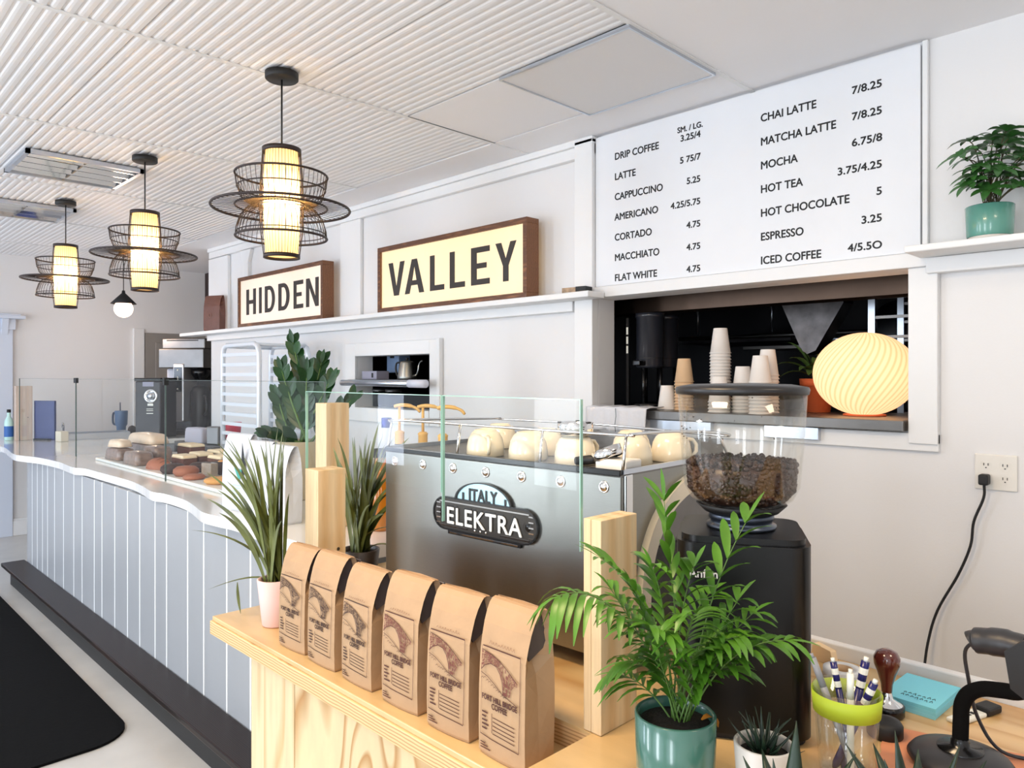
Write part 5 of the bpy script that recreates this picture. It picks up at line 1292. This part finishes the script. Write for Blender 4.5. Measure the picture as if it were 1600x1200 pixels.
stack(-1.385, 2.765, 10, .0138, 'top cup of the white stack in front, nearest the terracotta pot', 'white paper cup nested in the front stack nearest the terracotta pot', True, 'white cups in front by the terracotta pot')
# glowing swirled globe: ribs of thicker shade material wind round the lamp
m = SALT; N = m.node_tree.nodes; L = m.node_tree.links
tc = N.new('ShaderNodeTexCoord'); sp_ = N.new('ShaderNodeSeparateXYZ'); L.new(tc.outputs['Object'], sp_.inputs[0])
def mth(op, a, b=None):
    n = N.new('ShaderNodeMath'); n.operation = op
    for i, q in enumerate((a, b)):
        if q is None: continue
        if isinstance(q, (int, float)): n.inputs[i].default_value = q
        else: L.new(q, n.inputs[i])
    return n.outputs[0]
ang = mth('ARCTAN2', sp_.outputs['Y'], sp_.outputs['X'])
wv = mth('SINE', mth('ADD', mth('MULTIPLY', ang, 44.0), mth('MULTIPLY', sp_.outputs['Z'], -150.0)))
cr = N.new('ShaderNodeValToRGB'); cr.color_ramp.elements[0].position = .0; cr.color_ramp.elements[1].position = .55
cr.color_ramp.elements[0].color = (.92, .60, .34, 1); cr.color_ramp.elements[1].color = (1.0, .78, .54, 1)
L.new(mth('MULTIPLY_ADD', wv, .5), cr.inputs[0]); N[cr.inputs[0].links[0].from_node.name].inputs[2].default_value = .5
for n in list(N):
    if n.type in ('BSDF_TRANSLUCENT', 'BSDF_DIFFUSE', 'EMISSION'): L.new(cr.outputs[0], n.inputs[0])
# glowing globe
gl = thing('globe_lamp', 'large glowing globe lamp with swirled ribs on the hatch ledge', 'lamp', (-1.045, 2.925, LZ))
m = MB(); n = 64; k = 28; vs = []
for i in range(n):
    for j in range(k+1):
        ph_ = -PI/2*.86+(PI/2*.86+PI/2*.985)*j/k; a = 2*PI*i/n
        r = .183*math.cos(ph_); vs.append((r*math.cos(a), r*math.sin(a), .1585+.158*math.sin(ph_)))
m.add(vs, [(i*(k+1)+j, ((i+1) % n)*(k+1)+j, ((i+1) % n)*(k+1)+j+1, i*(k+1)+j+1) for i in range(n) for j in range(k)], None, True)
m.build('swirled_shade', SALT, gl)
MB().lathe([(1e-5, 0), (.075, 0), (.075, .006), (1e-5, .006)], 30).build('base', TERRA, gl)
bulb('globe_lamp_light', (0, 0, .15), .32, (1.0, .84, .68), .05).parent = gl
# draped white cloths
cl_ = thing('white_cloth', 'white cloths draped over the left end of the hatch ledge', 'cloth', (-2.02, 2.69, LZ+.001))
m = MB(); vs = []; rn = random.Random(6); nx, nz = 27, 12
for i in range(nx):
    for j in range(nz):
        x = -.168+.336*i/(nx-1); s = j/(nz-1)
        fold = .008*math.sin(i*1.3)+.005*math.sin(i*2.9+1)
        if s < .35: vs.append((x, .10-.132*s/.35, .012+.003*math.sin(i)))
        else: vs.append((x+.01*math.sin(i*.9)*(s-.35), -.036-fold*(s-.3)*1.4, .010-(s-.35)/.65*(.105+.004*math.sin(i*.7))))
m.add(vs, [(i*nz+j, i*nz+j+1, (i+1)*nz+j+1, (i+1)*nz+j) for i in range(nx-1) for j in range(nz-1)], None, True)
o = m.build('cloth', mat('cloth_white', srgb(226, 226, 230), .9, bump=.3, bscale=90), cl_); s_ = o.modifiers.new('thick', 'SOLIDIFY'); s_.thickness = .004
MB().tube([(.01, -.0465, .005), (.014, -.049, -.03), (.008, -.049, -.07), (.012, -.049, -.10)], .0018, 6).build('grey_stripe', mat('stripe_grey', srgb(120, 128, 130), .9), cl_)
# black bulk dispensers
def dispenser(x, y, label):
    t = thing('bean_dispenser', label, 'dispenser', (x, y, LZ), 0, 'black dispensers at the hatch')
    DB = MATS.get('dispenser_black') or mat('dispenser_black', srgb(40, 42, 50), .28, coat=.4)
    MB().lathe([(1e-5, .0), (.085, 0), (.09, .006), (.09, .02), (1e-5, .021)], 30).build('base', GLOSSB, t)
    for k in range(3):
        a = 2*PI*k/3+.5; MB().tube([(.05*math.cos(a), .05*math.sin(a), .02), (.05*math.cos(a), .05*math.sin(a), .19)], .010, 8).build('leg', GLOSSB, t)
    MB().lathe([(1e-5, .19), (.062, .19), (.066, .20), (.066, .43), (.070, .432), (.070, .452), (1e-5, .455)], 36).build('canister', DB, t)
    MB().lathe([(.0668, .235), (.0668, .238)], 36).build('seam', BLACK, t)
    MB().box(-.02, .02, -.115, -.060, .20, .225).build('spout', GLOSSB, t, bevel=.005)
    return t
dispenser(-2.055, 2.975, 'black cylindrical dispenser at the left of the large hatch')
dispenser(-2.09, 3.155, 'black dispenser half hidden behind the hatch jamb')
MB_ = thing('sight_gauge', 'slim clear gauge with white marks on the left dispenser', 'gauge', (-2.125, 2.895, LZ))
MB().box(-.007, .007, -.006, .006, .0, .43).build('stand', GLOSSB, MB_)
for k in range(3): MB().box(-.005, .005, -.0085, -.0065, .26+.045*k, .295+.045*k).build('mark', PWH, MB_)
# hood, shelves, rack in the dark kitchen
hd_ = thing('kitchen_hood', 'brown steel hood edge across the top of the kitchen hatch', 'hood', (-1.5, 3.06, 1.86))
MB().prism([(0, -.045), (.03, -.055), (.05, .02), (.05, .16), (0, .16)], -1.2, 1.35, 'x').build('hood_lip', HOODS, hd_)
MB().box(-1.2, 1.35, .051, .20, .0, .16).build('hood_box', KITCH, hd_)
kb_ = thing('steel_bracket', 'triangular dull steel bracket hanging from the hood', 'bracket', (-1.50, 3.55, 1.60))
MB().prism([(-.16, .30), (.16, .30), (.16, .24), (.03, .02), (-.02, .0), (-.05, .05)], -.06, .06, 'y').build('bracket_plate', mat('bracket_steel', srgb(96, 92, 92), .35, .9, var=.5, scale=14), kb_, bevel=.004)
MB().box(-.16, .16, -.10, .10, .301, .90).build('hanger', KITCH, kb_)
ks = thing('kitchen_shelf', 'dark shelf with pans seen through the large hatch', 'shelf', (-1.65, 3.95, 1.660))
MB().box(-.35, .46, -.16, .18, -.015, 0).build('board', STEELD, ks)
for x in (-.33, .44): MB().tube([(x, .1, -.016), (x, .1, -.7585)], .015, 8).build('upright', STEELD, ks)
pn_ = thing('frying_pan', 'steel pan lying on the dark kitchen shelf', 'pan', (-1.48, 3.93, 1.6605))
MB().lathe([(1e-5, .002), (.12, .002), (.15, .04), (.152, .04), (.124, 0), (1e-5, 0)], 36).build('pan', ALU, pn_)
MB().tube([(-.15, 0, .035), (-.30, -.02, .045)], .010, 8).build('handle', STEELD, pn_)
pl2 = thing('metal_plate', 'tilted steel plate standing behind the frying pan', 'plate', (-1.29, 4.115, 1.6605))
MB().lathe([(1e-5, .03), (.08, .02), (.13, 0)], 36, T(0, 0, .125, R(60), 0, R(20))).build('plate', ALU, pl2)
rd_ = thing('utensil_rail', 'long dark rail with hanging hooks at the back of the kitchen', 'rail', (-2.0, 4.2, 1.74))
MB().tube([(-.7, 0, 0), (.75, 0, 0)], .014, 10).build('rail', STEELD, rd_)
for x in (-.55, -.05): MB().tube([(x, 0, .29), (x+.02, 0, .15), (x+.02, 0, .02)], .007, 6).build('hook', ALU, rd_)
MB().box(-.72, .77, .04, .70, -.03, .01).build('shelf', KITCH, rd_)
kr = thing('kitchen_rack', 'steel tray rack at the right inside the kitchen hatch', 'rack', (-1.00, 3.36, 0))
for x in (-.16, .22):
    for y in (-.02, .35): MB().box(x-.014, x+.014, y-.014, y+.014, 0, 2.0).build('upright', ALU, kr)
for k in range(12):
    z = 1.92-.085*k
    for y in (-.02, .35): MB().box(-.146, .206, y-.010, y+.010, z-.006, z+.006).build('runner', STEELD, kr)
# counters that carry the kitchen things
kc = thing('kitchen_bench', 'dark kitchen bench under the hatch', 'bench', (-1.6, 4.3, 0))
MB().box(-1.5, 1.2, -.5, .55, .86, .90).build('top', STEELD, kc); MB().box(-1.45, 1.15, -.45, .5, 0, .859).build('body', KITCH, kc)

# ------------------------------------------------------------------ small hatch with the kettle
sr = thing('hatch_shelf', 'round fronted steel shelf across the small hatch', 'shelf', (-3.85, 2.80, 1.477))
MB().tube([(-.43, -.15, -.024), (.46, -.15, -.024)], .021, 14).build('front_tube', ALU, sr)
MB().tube([(.31, -.15, -.024), (.465, -.15, -.024)], .0245, 14).build('end_sleeve', mat('sleeve_white', srgb(226, 228, 240), .4), sr)
MB().box(-.395, .395, -.13, .16, -.014, -.002).build('shelf_plate', STEELD, sr)
kt = thing('gooseneck_kettle', 'steel gooseneck kettle on the small hatch shelf', 'kettle', (-3.765, 2.80, 1.4756), R(12))
MB().lathe([(1e-5, 0), (.060, 0), (.063, .004), (.061, .02), (.045, .105), (.043, .112), (.040, .114), (.012, .120), (1e-5, .121)], 36).build('body', STEEL, kt)
MB().lathe([(1e-5, .121), (.006, .121), (.010, .132), (.006, .138), (1e-5, .139)], 16).build('lid_knob', BLACK, kt)
MB().tube(smooth_path([(.055, 0, .025), (.080, -.005, .028), (.100, -.01, .055), (.105, -.01, .085), (.118, -.012, .108), (.138, -.015, .116)], 5), [.008]*6+[.006]*10+[.0045]*10, 10).build('spout', STEEL, kt)
MB().tube(smooth_path([(-.044, 0, .105), (-.085, 0, .105), (-.095, 0, .07), (-.085, 0, .03), (-.075, 0, .02)], 4), .006, 8).build('handle', BLACK, kt)
gb = thing('grey_box', 'small grey box with a dark notch on the left of the small hatch shelf', 'box', (-4.10, 2.79, 1.4756))
MB().box(-.085, .085, -.05, .05, 0, .055).build('case', mat('case_grey', srgb(160, 158, 176), .5), gb, bevel=.004)
MB().box(.03, .05, -.0515, -.0505, .012, .042).build('notch', BLACK, gb)
bd2 = thing('wall_dispenser', 'pale blue dispenser on the kitchen wall above the grey box', 'dispenser', (-4.16, 3.02, 1.52))
MB().box(-.07, .07, -.05, .05, 0, .16).build('case', mat('case_blue', srgb(140, 164, 200), .4), bd2, bevel=.008)
MB().box(-.02, .02, -.056, -.051, .10, .14).build('window', BLACK, bd2)
for x, l in ((-4.08, 'clear glass jar at the left under the small hatch shelf'), (-3.93, 'clear glass jar at the right under the small hatch shelf')):
    jr = thing('glass_jar', l, 'jar', (x, 2.815, SO[2]+.0005), 0, 'glass jars in the small hatch')
    MB().lathe([(1e-5, .002), (.055, .002), (.058, .006), (.058, .085), (.052, .098), (.052, .11)], 28).build('jar', GLASS, jr)
    MB().lathe([(.054, .108), (.054, .122), (1e-5, .123)], 24).build('lid', STEELD, jr)
